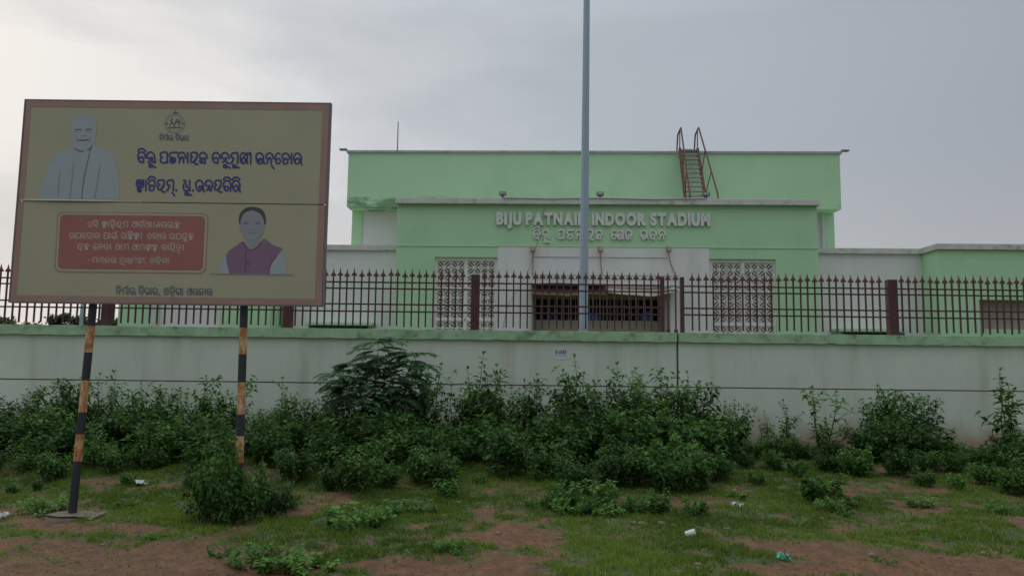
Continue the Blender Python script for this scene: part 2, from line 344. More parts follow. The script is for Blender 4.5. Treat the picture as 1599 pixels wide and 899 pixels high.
def make_ground():
    xs = np.concatenate([[-1500, -300, -80, -30, -16], np.arange(-11, 11.01, .09), [16, 30, 80, 300, 1500]])
    ys = np.concatenate([[-300, -40, -8, 0, 3], np.arange(4.6, 14.3, .075), [15, 18, 24, 40, 90, 300, 2500]])
    X, Y = np.meshgrid(xs, ys)
    Z = np.array([[gz(a, min(b, 14.2)) if abs(a) < 40 and b > 0 else gz(0, min(max(b, 0), 14.2)) for a in xs] for b in ys])
    bare = 1 - green_amt(X, Y)
    Z = Z + np.where((np.abs(X) < 12) & (Y > 4) & (Y < 14.5), .03 * (vnoise(X, Y, 2.3) - .5) + .022 * (vnoise(X, Y, 6.1) - .5) - .012 * bare, 0)
    nx = len(xs); V = np.stack([X, Y, Z], -1).reshape(-1, 3)
    fs = [(j * nx + i, j * nx + i + 1, (j + 1) * nx + i + 1, (j + 1) * nx + i) for j in range(len(ys) - 1) for i in range(nx - 1)]
    me = bpy.data.meshes.new('ground'); me.from_pydata(V.tolist(), [], fs); smooth(me)
    a = me.attributes.new('green', 'FLOAT', 'POINT'); a.data.foreach_set('value', green_amt(X, Y).reshape(-1))
    o = obj('ground', me, 'ground'); tag(o, 'red earth patched with grass and moss in front of the wall', 'ground', kind='structure')
    return xs, ys, Z
GXS, GYS, GZ = make_ground()
def gh(x, y):
    i = int(np.clip(np.searchsorted(GXS, x) - 1, 0, len(GXS) - 2)); j = int(np.clip(np.searchsorted(GYS, y) - 1, 0, len(GYS) - 2))
    a = (x - GXS[i]) / (GXS[i + 1] - GXS[i]); b = (y - GYS[j]) / (GYS[j + 1] - GYS[j])
    return float((GZ[j, i] * (1 - a) + GZ[j, i + 1] * a) * (1 - b) + (GZ[j + 1, i] * (1 - a) + GZ[j + 1, i + 1] * a) * b)

# ------------------------------------------------------------------ boundary wall with its coping, groove and joint
zc = lambda py: P(800, py, WALL_Y).z          # heights read at the middle of the photo
Z_TOP = zc(516); Z_COP = zc(531); Z_GR = zc(601)
XJ = P(1058, 560, WALL_Y).x
XL, XR = -12.5, 12.5
def boundary_wall(x0, x1, label, dy):
    t = empty('boundary_wall', ((x0 + x1) / 2, WALL_Y + dy, 0)); tag(t, label, 'wall')
    a, b = x0 - (x0 + x1) / 2, x1 - (x0 + x1) / 2
    box('lower_wall', a, b, .012, .23, -.3, Z_GR - .012, 'wall', t)
    box('groove', a + .002, b - .002, .03, .21, Z_GR - .012, Z_GR + .010, 'groove', t)
    box('upper_wall', a, b, .008, .225, Z_GR + .010, Z_COP, 'wall', t)
    # coping: slightly uneven lower lip
    n = 90; vs = []; fs = []
    for i in range(n + 1):
        x = a - .004 + (b - a + .008) * i / n
        e = .006 * math.sin(i * 1.7) + random.uniform(-.004, .004)
        for (y, z) in ((-.055, Z_COP + e * .7), (-.055 + .012, Z_TOP - .004 + e * .3), (-.02, Z_TOP), (.26, Z_TOP), (.29, Z_TOP - .02), (.29, Z_COP)):
            vs.append((x, y, z))
    for i in range(n):
        for k in range(6):
            fs.append((i * 6 + k, i * 6 + (k + 1) % 6, (i + 1) * 6 + (k + 1) % 6, (i + 1) * 6 + k))
    fs.append(tuple(range(6))[::-1]); fs.append(tuple(n * 6 + k for k in range(6)))
    me = bpy.data.meshes.new('coping'); me.from_pydata(vs, [], fs); me.update(); obj('coping', me, 'coping', t)
    return t
bw1 = boundary_wall(XL, XJ - .019, 'long pale plastered boundary wall with green coping, behind the hoarding', 0)
bw2 = boundary_wall(XJ + .019, XR, 'pale boundary wall section right of the dark vertical joint, under the wide rusty fence post', -.012)
box('joint_filler', XJ - .018, XJ + .018, WALL_Y + .06, WALL_Y + .2, -.2, Z_TOP - .03, 'groove', None)
tag(bpy.data.objects['joint_filler'], 'dark filler in the vertical gap between two wall sections', 'joint')
# notice pasted on the wall
nt_p = P(879, 552, WALL_Y)
no = empty('pasted_notice', (nt_p.x, WALL_Y + .006, nt_p.z)); tag(no, 'small torn white paper notice pasted on the wall', 'notice')
sx = 14 / 1180
m_ = MB(); pts = [(-15, 8), (-12, 11), (4, 11), (8, 8), (12, 7), (15, 4), (14, -2), (16, -7), (9, -8), (3, -9), (-6, -9), (-15, -7)]
m_.poly([(x * sx, -.003, z * sx) for x, z in pts]); m_.build('paper', 'paper', no)
m_ = MB()
x = -12
for wd in (3, 1.2, 1.5, 2.4, 3.2, 2.6):
    m_.poly([(x * sx, -.005, 0), ((x + wd) * sx, -.005, 0), ((x + wd - .4) * sx, -.005, 5.5 * sx), ((x + .3) * sx, -.005, 5.5 * sx)]); x += wd + .7
m_.poly([(-12 * sx, -.005, -3 * sx), (6 * sx, -.005, -3 * sx), (6 * sx, -.005, -2.3 * sx), (-12 * sx, -.005, -2.3 * sx)])
m_.build('printed_mark', 'print', no)
pp = P(793, 568, WALL_Y)
m_ = MB(); m_.poly([(pp.x + .06 * math.cos(a) * (1 + .3 * math.sin(3 * a)), WALL_Y + .005, pp.z + .1 * math.sin(a) * (1 + .25 * math.cos(2 * a))) for a in [i * math.pi / 9 for i in range(18)]])
o = m_.build('paint_smudge', 'patch'); tag(o, 'faint orange smudge on the pale wall', 'stain')

# ------------------------------------------------------------------ fence on the wall
FY = WALL_Y + .10
fz = lambda py: P(800, py, FY).z
Z_TIP, Z_SH, Z_PB = fz(421), fz(433), fz(512)
RAILS = [fz(443.5), fz(453), fz(478), fz(488.5)]
def picket_mesh():
    m = MB(); r = .013
    m.box(-r, r, -r, r, Z_PB, Z_SH + .005)
    n = len(m.v); h = .052
    for z, s in ((Z_SH - .012, 1.0), (Z_SH + .014, .94)):
        m.v += [(-h * s, -.010, z), (h * s, -.010, z), (h * s, .010, z), (-h * s, .010, z)]
    m.v += [(-.016, -.012, Z_SH + .055), (.016, -.012, Z_SH + .055), (.016, .012, Z_SH + .055), (-.016, .012, Z_SH + .055), (0, 0, Z_TIP)]
    for k in (0, 4):
        for j in range(4): m.f.append((n + k + j, n + k + (j + 1) % 4, n + k + 4 + (j + 1) % 4, n + k + 4 + j))
    for j in range(4): m.f.append((n + 8 + j, n + 8 + (j + 1) % 4, n + 12))
    m.f.append((n + 3, n + 2, n + 1, n))
    me = m.mesh('picket'); me.materials.append(M['fence']); me.materials.append(M['tip'])
    for i, p in enumerate(me.polygons): p.material_index = 0 if i < 6 else 1
    return me
PICK = picket_mesh()
SP = 11.35 / F * FY
def fence(x0, x1, posts, label, phase):
    t = empty('spiked_fence', ((x0 + x1) / 2, FY, 0)); tag(t, label, 'fence'); cx = (x0 + x1) / 2
    xs = sorted([x for x, _ in posts])
    for x, wdt in posts:
        zt = fz(429.5)
        p = box('post', x - cx - wdt / 2, x - cx + wdt / 2, -.045, .045 + (.05 if wdt > .1 else 0), Z_TOP - .012, zt, 'fence', t, .006)
    for z in RAILS:
        sp_ = [x0] + xs + [x1]
        for a, b in zip(sp_[:-1], sp_[1:]):
            if b - a < .1: continue
            r = box('rail', a - cx, b - cx, -.030, -.012, z - .014, z + .014, 'fence', t)
            r.location.z = random.uniform(-.006, .006)
    x = x0 + phase
    while x < x1 - .03:
        if all(abs(x - q) > wdt / 2 + .03 for q, wdt in posts):
            o = obj('picket', PICK, None, t); o.location = (x - cx + random.uniform(-.006, .006), 0, random.uniform(-.012, .012))
            o.rotation_euler = (0, R(random.uniform(-.1, .1)), 0)
        x += SP
fx = lambda px: P(px, 470, FY).x
fence(XL, fx(1036.5) + .03, [(fx(-118), .155), (fx(167), .155), (fx(451), .15), (fx(742), .155), (fx(1034), .07)], 'maroon spear topped steel fence on the wall behind the hoarding and lamp pole', .05)
fence(fx(1065) - .03, XR, [(fx(1065), .07), (fx(1393.5), .175), (fx(1722), .17)], 'maroon spear topped fence beyond the wall joint with a wide rusty post', .08)
# short stub picket and two stray pickets between the thin posts
for px in (1043, 1055):
    o = obj('picket', PICK, None, None); o.location = (fx(px), FY + .0, 0)
    tag(o, 'single maroon spear picket standing between the two thin fence posts', 'picket', 'pickets in the gap between thin posts')
    c = box('base_plate', -.03, .03, -.03, .03, Z_TOP - .004, Z_PB + .01, 'fence', o)

# ------------------------------------------------------------------ galvanised poles
def pole(px_b, py_b, px_t, py_t, Y, r0, r1, label, ztop, zbase):
    pb = P(px_b, py_b, Y); pt = P(px_t, py_t, Y)
    d = (pt - pb) / (pt.z - pb.z); base = pb + d * (zbase - pb.z); top = pb + d * (ztop - pb.z)
    t = empty('lamp_pole', base); tag(t, label, 'pole')
    tube('shaft', [(0, 0, 0), tuple(top - base)], [r0, r1], 'galv', t, 8)
    box('base_plate', -r0 * 1.7, r0 * 1.7, -r0 * 1.7, r0 * 1.7, -.01, .03, 'galv', t)
    q = top - base
    box('cap', q.x - r1 * 1.2, q.x + r1 * 1.2, q.y - r1 * 1.2, q.y + r1 * 1.2, q.z, q.z + .06, 'galv', t)
    return t
pole(911, 512, 916, 0, 16.0, .108, .066, 'tall grey galvanised octagonal pole rising behind the fence', 12.0, .2)
pole(127, 500, 129, 470, 42, .11, .08, 'thin grey pole far beyond the wall, seen under the hoarding', 7.0, .2)

# ------------------------------------------------------------------ the stadium building
BL = empty('stadium_building', BORG, BROT); tag(BL, 'pale green and white stadium building with raised name letters', 'building')
GB = -.3      # local ground
def bb_(name, px0, px1, c0, c1, z0, z1, m, parent=BL, ref=None):
    r = c0 if ref is None else ref
    return box(name, bX(px0, r), bX(px1, r), c0, c1, z0, z1, m, parent)
ZL1, ZL0 = bZ(310.5, -.1), bZ(320, -.1)         # porch ledge
ZW = bZ(386, 0); ZJ = bZ(403, 0)
# porch front
bb_('wall', 617, 678, 0, .3, GB, ZL0, 'green'); bb_('wall', 1212, 1279, 0, .3, GB, ZL0, 'green')
bb_('wall', 678, 776.5, 0, .3, ZJ, ZL0, 'green'); bb_('wall', 1108, 1212, 0, .3, ZJ, ZL0, 'green')
bb_('wall', 776.5, 1108, 0, .3, ZW, ZL0, 'green')
ZO = bZ(446, 0)
bb_('white_wall', 776.5, 830, -.012, .3, GB, ZW, 'white'); bb_('white_wall', 1046, 1108, -.012, .3, GB, ZW, 'white')
bb_('white_wall', 830, 1046, -.012, .3, ZO, ZW, 'white')
xa, xb = bX(617, 0), bX(1279, 0)
for (p0, p1) in ((617, 776), (1108.5, 1279)):
    bb_('string_course', p0, p1, -.025, .02, ZW - .01, ZW + .03, 'green')
bb_('string_course', 776, 1108.5, -.03, .02, ZW + .002, ZW + .03, 'green')
bb_('string_course', 617, 1279, -.02, .02, bZ(325, 0), bZ(325, 0) + .035, 'green')
box('ledge', xa - .05, xb + .06, -.22, .35, ZL0, ZL1, 'cement', BL, .02)
box('wall', xa, xa + .25, .3, 4.4, GB, ZL0, 'green', BL); box('wall', xb - .25, xb, .3, 4.4, GB, ZL0, 'green', BL)
box('porch_roof', xa + .25, xb - .25, .3, 4.4, ZL0 - .35, ZL0 - .12, 'cement', BL)
box('ledge', xa - .05, xa + .3, .35, 3.45, ZL0, ZL1 - .02, 'cement', BL); box('ledge', xb - .3, xb + .06, .35, 3.45, ZL0, ZL1 - .02, 'cement', BL)

# upper hall: cantilevered band over a recessed wall
CU = 3.5
ux0, ux1 = bX(537, CU), bX(1318, CU)
ZU1, ZU0 = bZ(237.5, CU), bZ(323, CU, 580)
M['green_band'] = mat('green_band_mouldy', (.44, .67, .41), .85, .05, .35, (.33, .55, .31), .5, .25, False, .08, 20, mould=(bZ(311, CU) - .12, .62, 1.0))
M['green_porch'] = mat('green_porch_mouldy', (.44, .67, .41), .85, .05, .35, (.33, .55, .31), .5, .25, False, .08, 20)
box('upper_band', ux0, ux1, CU, CU + 16, ZU0, ZU1 - .06, 'green_band', BL)
box('roof_cap', ux0 - .08, ux1 + .08, CU - .08, CU + 16.08, ZU1 - .06, ZU1 + .03, 'darkcap', BL)
rx0, rx1 = bX(546, CU + .95), bX(1306, CU + .95)
cw0, cw1 = bX(562, CU + .95), bX(1290, CU + .95)
box('corner_column', rx0, cw0, CU + .95, CU + 15, GB, ZU0, 'green', BL); box('corner_column', cw1, rx1, CU + .95, CU + 15, GB, ZU0, 'green', BL)
box('recessed_wall', cw0, cw1, CU + 1.0, CU + 1.3, GB, ZU0, 'white', BL)
# rain pipe and wires on the recessed wall
xp = bX(1287, CU + .9)
tube('rain_pipe', [(xp, CU + .86, GB), (xp, CU + .86, ZU0)], .07, 'pvc', BL, 8)
# wings
CWG = 1.2
zp1, zp0 = bZ(383, CWG, 560), bZ(391, CWG, 560)
zq1, zq0 = bZ(384.5, CWG, 1360), bZ(392, CWG, 1360)
wx0 = bX(449, CWG); wx1 = bX(1441, CWG)
box('wing_wall', wx0, xa, CWG, CWG + 9, GB, zp0, 'white', BL); box('wing_wall', xb, wx1, CWG, CWG + 9, GB, zp0, 'white', BL)
box('wing_cap', wx0, xa, CWG - .12, CWG + 9, zp0, zp1, 'cement', BL); box('wing_cap', xb, wx1, CWG - .12, CWG + 9, zp0, zp1, 'cement', BL)
# projecting end blocks with window recesses
def end_block(x0, x1, wxa, wxb, side):
    yb = 0.0; zt0, zt1 = zp0, zp1
    wz1 = bZ(468, 0, 1560); wz0 = GB + .5
    a, b = min(x0, x1), max(x0, x1)
    box('block_wall', a, wxa, yb, CWG + 9, GB, zt0, 'green', BL); box('block_wall', wxb, b, yb, CWG + 9, GB, zt0, 'green', BL)
    box('block_wall', wxa, wxb, yb, CWG + 9, wz1, zt0, 'green', BL); box('block_wall', wxa, wxb, yb, CWG + 9, GB, wz0, 'green', BL)
    rd = .45 if side > 0 else .12
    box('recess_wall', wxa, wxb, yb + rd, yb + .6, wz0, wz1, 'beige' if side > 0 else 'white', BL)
    if side > 0:
        box('recess_band', wxa + .3, wxb - .3, yb + .38, yb + rd, wz0, wz1 - 1.05, 'green', BL); box('recess_sill', wxa, wxb, yb + .05, yb + rd, wz0 - .02, wz0 + .06, 'cement', BL)
    box('block_cap', a - .1, b + .1, yb - .12, CWG + 9, zt0, zt1, 'cement', BL)
end_block(bX(1467, 0), bX(1760, 0), bX(1528, 0), bX(1668, 0), 1)
end_block(bX(187, 0), bX(423, 0), bX(250, 0), bX(345, 0), -1)
box('rain_pipe', bX(241, 0), bX(249, 0), -.12, -.005, GB, zp0, 'pvc', BL)
# low planters / sunshades before the wings
for (p0, p1, py0, py1, c) in ((478, 582, 503, 511, .4), (1308, 1416, 513, 521, .4)):
    z1 = bZ(py0, c, (p0 + p1) / 2)
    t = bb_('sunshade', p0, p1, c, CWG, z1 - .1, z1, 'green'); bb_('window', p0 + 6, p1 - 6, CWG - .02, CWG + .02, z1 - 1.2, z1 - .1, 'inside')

# jali windows: separate patterned blocks in a frame
def jali_mesh(S):
    m = MB(); h = S / 2; d0, d1 = -.03, .03
    def bar(x0, z0, x1, z1, w_, e):
        v = Vector((x1 - x0, 0, z1 - z0)); n_ = Vector((-v.z, 0, v.x)).normalized() * w_ / 2
        a = [Vector((x0, 0, z0)) + n_, Vector((x1, 0, z1)) + n_, Vector((x1, 0, z1)) - n_, Vector((x0, 0, z0)) - n_]
        k = len(m.v)
        for yy in (d0 + e, d1 - e): m.v.extend([(q.x, yy, q.z) for q in a])
        m.f.extend([(k, k + 1, k + 2, k + 3), (k + 7, k + 6, k + 5, k + 4)] + [(k + i, k + 4 + i, k + 4 + (i + 1) % 4, k + (i + 1) % 4) for i in range(4)])
    w_ = S * .068
    for i in range(8):
        a = i * math.pi / 4; r = h * (1 if i % 2 == 0 else 1.3)
        bar(0, 0, r * math.cos(a), r * math.sin(a), w_, .002 + .0011 * i)
    e = .0125
    for s1 in (-1, 1):
        bar(s1 * (h - w_ * .35), -h, s1 * (h - w_ * .35), h, w_ * .7, e); e += .001
        bar(-h, s1 * (h - w_ * .35), h, s1 * (h - w_ * .35), w_ * .7, e); e += .001
        for s2 in (-1, 1):
            bar(s1 * h * .5, 0, s1 * h, s2 * h * .5, w_, e); e += .0006
            bar(0, s2 * h * .5, s1 * h * .5, s2 * h, w_, e); e += .0006
    return m.mesh('jali_block')
def jali_window(p0, p1):
    x0, x1 = bX(p0, .12), bX(p1, .12)
    W_ = x1 - x0; fr = .10; S = (W_ - 3 * fr) / 4
    t = empty('jali_window', (0, 0, 0)); t.parent = BL
    fm = MB(); rows = 7
    zt = ZJ - .12
    zz = [zt]
    me = JM.get('m') or jali_mesh(S); JM['m'] = me
    z = ZJ - .12
    fm.box(x0, x1, .1, .2, ZJ - .12, ZJ)
    while z > GB + 1.2:
        for half in range(2):
            for k in range(4):
                xx = x0 + fr + (k + .5) * S + (fr if k > 1 else 0)
                o = obj('jali_block', me, 'jali', t); o.location = (xx, .15, z - S / 2 - half * S)
        z -= 2 * S
        fm.box(x0 + fr, x1 - fr, .1, .2, z - .1, z); z -= .1
    fm.box(x0, x0 + fr, .1, .2, z, ZJ - .12); fm.box(x1 - fr, x1, .1, .2, z, ZJ - .12)
    xm = x0 + fr + 2 * S; fm.box(xm, xm + fr, .1, .2, z, ZJ - .12)
    fm.build('frame', 'jali', t)
    box('wall', x0, x1, 0, .3, GB, z, 'green', BL)
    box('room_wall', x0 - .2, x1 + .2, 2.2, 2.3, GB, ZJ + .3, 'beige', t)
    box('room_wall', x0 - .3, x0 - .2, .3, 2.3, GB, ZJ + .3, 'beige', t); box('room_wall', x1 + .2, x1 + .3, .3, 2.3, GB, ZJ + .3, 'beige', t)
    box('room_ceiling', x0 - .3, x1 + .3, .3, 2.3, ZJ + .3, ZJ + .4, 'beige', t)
JM = {}
jali_window(678, 776.5); jali_window(1108, 1212)

# entrance bay with its grille
ex0, ex1 = bX(830, 0), bX(1046, 0)
eg0, eg1 = bX(834, .5), bX(1029, .5); egz1, egz0 = bZ(467, .5), bZ(501, .5)
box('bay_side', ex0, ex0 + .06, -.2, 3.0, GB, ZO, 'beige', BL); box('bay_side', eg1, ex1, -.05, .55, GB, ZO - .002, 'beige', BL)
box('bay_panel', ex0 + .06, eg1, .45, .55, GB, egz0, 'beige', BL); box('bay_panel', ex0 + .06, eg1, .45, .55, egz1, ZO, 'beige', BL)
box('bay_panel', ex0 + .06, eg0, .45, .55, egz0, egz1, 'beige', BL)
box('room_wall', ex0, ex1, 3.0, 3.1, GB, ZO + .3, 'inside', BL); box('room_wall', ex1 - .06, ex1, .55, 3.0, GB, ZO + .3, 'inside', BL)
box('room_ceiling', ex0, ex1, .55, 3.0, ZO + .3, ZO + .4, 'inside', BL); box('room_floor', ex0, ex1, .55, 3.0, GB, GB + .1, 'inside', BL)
gr = empty('grille', (0, 0, 0)); gr.parent = BL
for i in range(19):
    x = eg0 + (eg1 - eg0) * i / 18
    box('bar', x - .013, x + .013, .47, .50, egz0, egz1, 'grille', gr)
for i in range(4):
    z = egz0 + (egz1 - egz0) * i / 3
    box('bar', eg0, eg1, .465, .505, z - .014, z + .014, 'grille', gr)
# rusty sheet and tarpaulin over the entrance
def sheet(name, px0, px1, zt, zb, y0, y1, m, label, wob, seed):
    r = random.Random(seed); n = 40; k = 8; me_v = []; fs = []
    x0, x1 = bX(px0, -.3), bX(px1, -.3)
    for i in range(n + 1):
        u = i / n; x = x0 + (x1 - x0) * u
        dz = wob * (math.sin(u * 7 + seed) * .6 + math.sin(u * 13 + seed * 2) * .25)
        for j in range(k + 1):
            v = j / k
            me_v.append((x, y1 + (y0 - y1) * v - .05 * math.sin(v * 3.1), zt + (zb - zt) * v ** 1.3 + dz * (.35 + .65 * v)))
    for i in range(n):
        for j in range(k):
            a = i * (k + 1) + j; fs.append((a, a + 1, a + k + 2, a + k + 1))
    me = bpy.data.meshes.new(name); me.from_pydata(me_v, [], fs); me.update(); smooth(me)
    o = obj(name, me, m); o.location = BORG; o.rotation_euler = (0, 0, BROT)
    md = o.modifiers.new('thick', 'SOLIDIFY'); md.thickness = .03
    tag(o, label, 'sheet'); return o
zz = lambda py: bZ(py, -.4)
sheet('roofing_sheet', 829, 947, zz(445), zz(462), -.75, .0, 'rustsheet', 'brown rusty sheet hung over the left of the entrance grille', .05, 2)
sheet('roofing_sheet', 829, 947, zz(441.5), zz(445), -.85, .02, 'lampgrey', 'dark roofing felt along the top of the rusty entrance sheet', .03, 5)
sheet('tarpaulin', 945, 1056, zz(449), zz(461), -.9, .0, 'tarp', 'sagging beige tarpaulin over the right of the entrance grille', .09, 1.2)
sheet('tarpaulin', 1018, 1062, zz(446), zz(450), -.85, -.6, 'lampgrey', 'black torn sheet lying on the beige tarpaulin beside the thin posts', .06, 3)
box('lintel_beam', ex0, ex1, -.10, .45, ZO - .12, ZO - .003, 'beige', BL)
for k, (p0, p1, py0, py1, lab) in enumerate(((918, 934, 489, 501, 'small blue cloth bundle behind the entrance grille beside the pole'), (1000, 1017, 484, 502, 'pointed blue cloth hanging behind the right of the entrance grille'), (855, 868, 490, 500, 'dim blue bundle low behind the left of the entrance grille'))):
    c = .75; x0, x1 = bX(p0, c), bX(p1, c); z0, z1 = bZ(py1 + 2, c), bZ(py0, c)
    m_ = MB(); n = 7
    for i in range(n + 1):
        u = i / n; x = x0 + (x1 - x0) * u; top = z1 - (z1 - z0) * (.55 * abs(u - .75) if k == 1 else .3 * abs(u - .4))
        for (z, y) in ((z0, c), ((z0 + top) / 2, c - .06 * math.sin(u * 9)), (top, c + .04)): m_.v.append((x, y, z))
    for i in range(n):
        for j in range(2): m_.f.append((i * 3 + j, i * 3 + 3 + j, i * 3 + 4 + j, i * 3 + 1 + j))
    o = m_.build('cloth', 'blue' if k < 2 else 'ink'); o.location = BORG; o.rotation_euler = (0, 0, BROT)
    md = o.modifiers.new('thick', 'SOLIDIFY'); md.thickness = .03; tag(o, lab, 'cloth')
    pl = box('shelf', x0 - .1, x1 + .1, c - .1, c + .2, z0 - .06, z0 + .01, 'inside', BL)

def bworld(x, y, z): return BORG + BR @ Vector((x, y, z))
def flood(px, py, c, label, m, s, down=None, tilt=0):
    x, z = B(px, py, c); t = empty('flood_light', bworld(x, c, z), BROT); tag(t, label, 'flood light')
    if down == 'roof':
        box('housing', -.17 * s, .17 * s, -.16 * s, .08 * s, .02, .2 * s, m, t, .02); box('bracket', -.05, .05, -.03, .05, -.14, .03, m, t)
        box('lens', -.13 * s, .13 * s, -.17 * s, -.16 * s, .05, .17 * s, 'darkcap', t)
    else:
        box('housing', -.09, .09, -.26, -.12, -.08, .11, m, t, .02); box('arm', -.03, .03, -.13, .02, -.03, .03, m, t); box('lens', -.065, .065, -.272, -.26, -.05, .08, 'tarp', t)
    return t
for k, px in enumerate((785, 937, 1102)):
    x, z = B(px, 309, -.05)
    t = flood(px, 309, -.05, ('small grey flood light on the porch ledge above the first letters of the name', 'small grey flood light on the porch ledge beside the pole', 'small grey flood light on the porch ledge at the foot of the rusty stair')[k], 'lampgrey', .8, 'roof')
    t.location = bworld(x, -.05, ZL1 + .10)
for k, (px, dx) in enumerate(((832, 0), (937, 3), (1043, 12))):
    t = flood(px, 391, -.012, ('rusty box flood light on the white wall above the left end of the entrance', 'rusty box flood light on the white wall above the middle of the entrance', 'rusty box flood light on the white wall above the right end of the entrance')[k], 'lamprust', 1)
    x, z = B(px, 391, -.1); x2, z2 = B(px + dx, 430, -.1)
    tube('drop_conduit', [(0, -.10, -.1), (.3 * (x2 - x), -.06, -.5), (x2 - x, -.04, z2 - z)], .018, 'lamprust', t)
x0, z0 = B(832, 401, -.03); x1, _ = B(1043, 401, -.03)
tube('cable', [(x0, -.03, z0), (x1, -.03, z0)], .010, 'wiregrey', BL, 5)
for py in (430, 435.5):
    z = bZ(py, -.03); tube('cable', [(x0, -.03, z), (x1 + .4, -.03, z)], .009, 'wiregrey', BL, 5)
pts = [B(851, 322, -.05), B(846, 350, -.05), B(836, 390, -.05), B(822, 430, -.05), B(793, 475, -.05), B(785, 512, -.05)]
tube('cable', [(a, -.05, b) for a, b in pts], .008, 'wiregrey', BL, 5)
pts = [B(785, 308.5, -.24), B(860, 310, -.24), B(937, 309, -.24), B(1020, 311, -.24), B(1102, 309.5, -.24)]
tube('cable', [(a, -.245, max(b, ZL1 - .05)) for a, b in pts], .022, 'pvc', BL, 5)
# corner fittings and mast on the roof
for px0, px1, s, lab in ((540, 527, -1, 'small dark lamp on a short arm at the roof corner near the mast'), (1317, 1331, 1, 'small dark lamp on a short arm at the roof corner beyond the stair')):
    xx = ux0 if s < 0 else ux1
    t = empty('roof_corner_lamp', bworld(xx, CU + .1, ZU1 + .02), BROT); tag(t, lab, 'lamp')
    tube('arm', [(-s * .15, 0, -.03), (s * .16, 0, .07)], .035, 'lampgrey', t); box('head', s * .1, s * .42, -.09, .09, .05, .12, 'lampgrey', t, .015)
x, z = B(620.5, 236, CU + 3); _, zt = B(620.5, 190, CU + 3)
t = empty('mast', bworld(x, CU + 3, ZU1 - .07), BROT); tag(t, 'thin grey mast with guy wires on the roof', 'mast')
tube('rod', [(0, 0, 0), (0, 0, zt - ZU1 + .07)], [.035, .022], 'lampgrey', t)
for a in (0, 2.1, 4.2): tube('stay', [(math.cos(a) * .22, math.sin(a) * .22, 0), (0, 0, .8)], .012, 'lampgrey', t, 4)

# steep roof stair
st = empty('roof_stair', bworld(0, 0, 0), BROT); tag(st, 'steep rusty steel stair with handrails climbing to the roof', 'stair')
yb_, yt_ = 1.75, 3.38
xb0, xb1 = bX(1073, yb_, 308), bX(1106, yb_, 308); zb_ = ZL0 - .12; zt_ = ZU1 + .12
xt0, xt1 = bX(1061.5, yt_, 236), bX(1089, yt_, 236)
def lerp(a, b, t): return a + (b - a) * t
for s, (xb_, xt_) in ((0, (xb0, xt0)), (1, (xb1, xt1))):
    tube('stringer', [(xb_, yb_, zb_), (xt_, yt_, zt_)], .075, 'stair', st, 4)
    o_ = .0 if s == 0 else .0
    rail = [(xb_ + .05 + .3 * s, yb_ - .45, zb_ + .1), (xb_ + .02 + .25 * s, yb_ - .38, zb_ + .95), (xt_ + .02, yt_ - .2, zt_ + .85), (xt_ - .05, yt_ + .15, zt_ + .65), (xt_ - .08, yt_ + .25, zt_ - .1)]
    tube('handrail', rail, .035, 'stair', st, 5)
    tube('baluster', [(xt_, yt_, zt_), (xt_, yt_ - .05, zt_ + .82)], .025, 'stair', st, 5)
    for u in (.3, .62): tube('baluster', [(lerp(xb_, xt_, u), lerp(yb_, yt_, u), lerp(zb_, zt_, u)), (lerp(xb_ + .25 * s, xt_, u), lerp(yb_ - .38, yt_ - .2, u), lerp(zb_ + .95, zt_ + .85, u) )], .022, 'stair', st, 5)
nst = 15
for i in range(nst):
    u = (i + .6) / nst
    box('tread', lerp(xb0, xt0, u) + .05, lerp(xb1, xt1, u) - .05, lerp(yb_, yt_, u) - .10, lerp(yb_, yt_, u) + .10, lerp(zb_, zt_, u) - .02, lerp(zb_, zt_, u) + .03, 'tread', st)

# ------------------------------------------------------------------ lettering: English raised letters
def text_meshes(s, extrude, offset, size=1.0):
    out_ = []; x = 0
    for ch in s:
        if ch == ' ': x += .30 * size; continue
        cu = bpy.data.curves.new('letter', 'FONT'); cu.body = ch; cu.size = size; cu.extrude = extrude; cu.offset = offset; cu.resolution_u = 4
        o = bpy.data.objects.new('tmp', cu); col.objects.link(o)
        dg = bpy.context.evaluated_depsgraph_get(); me = bpy.data.meshes.new_from_object(o.evaluated_get(dg))
        bpy.data.objects.remove(o)
        vs = np.array([v.co[:] for v in me.vertices]); mn, mx = vs[:, 0].min(), vs[:, 0].max()
        out_.append((ch, me, x - mn)); x += mx - mn + .06 * size
    return out_, x
lets, wtot = text_meshes('BIJU PATNAIK INDOOR STADIUM', .05, .062)
lx0, lz0 = B(775, 350, -.1); lx1, _ = B(1109, 350, -.1); _, lz1 = B(775, 331, -.1)
sxl = (lx1 - lx0) / (wtot - .06); szl = (lz1 - lz0) / .76
zoff = lz0 - bZ(350, -.1, 775)
for ch, me, x in lets:
    for v in me.vertices: v.co = Vector(((v.co.x + x) * sxl, -v.co.z * 1.0, (v.co.y + .02) * szl))
    me.update(); me.flip_normals() if False else None
    o = obj('raised_letter', me, 'letter', BL); o.location = (lx0, -.055, lz0)

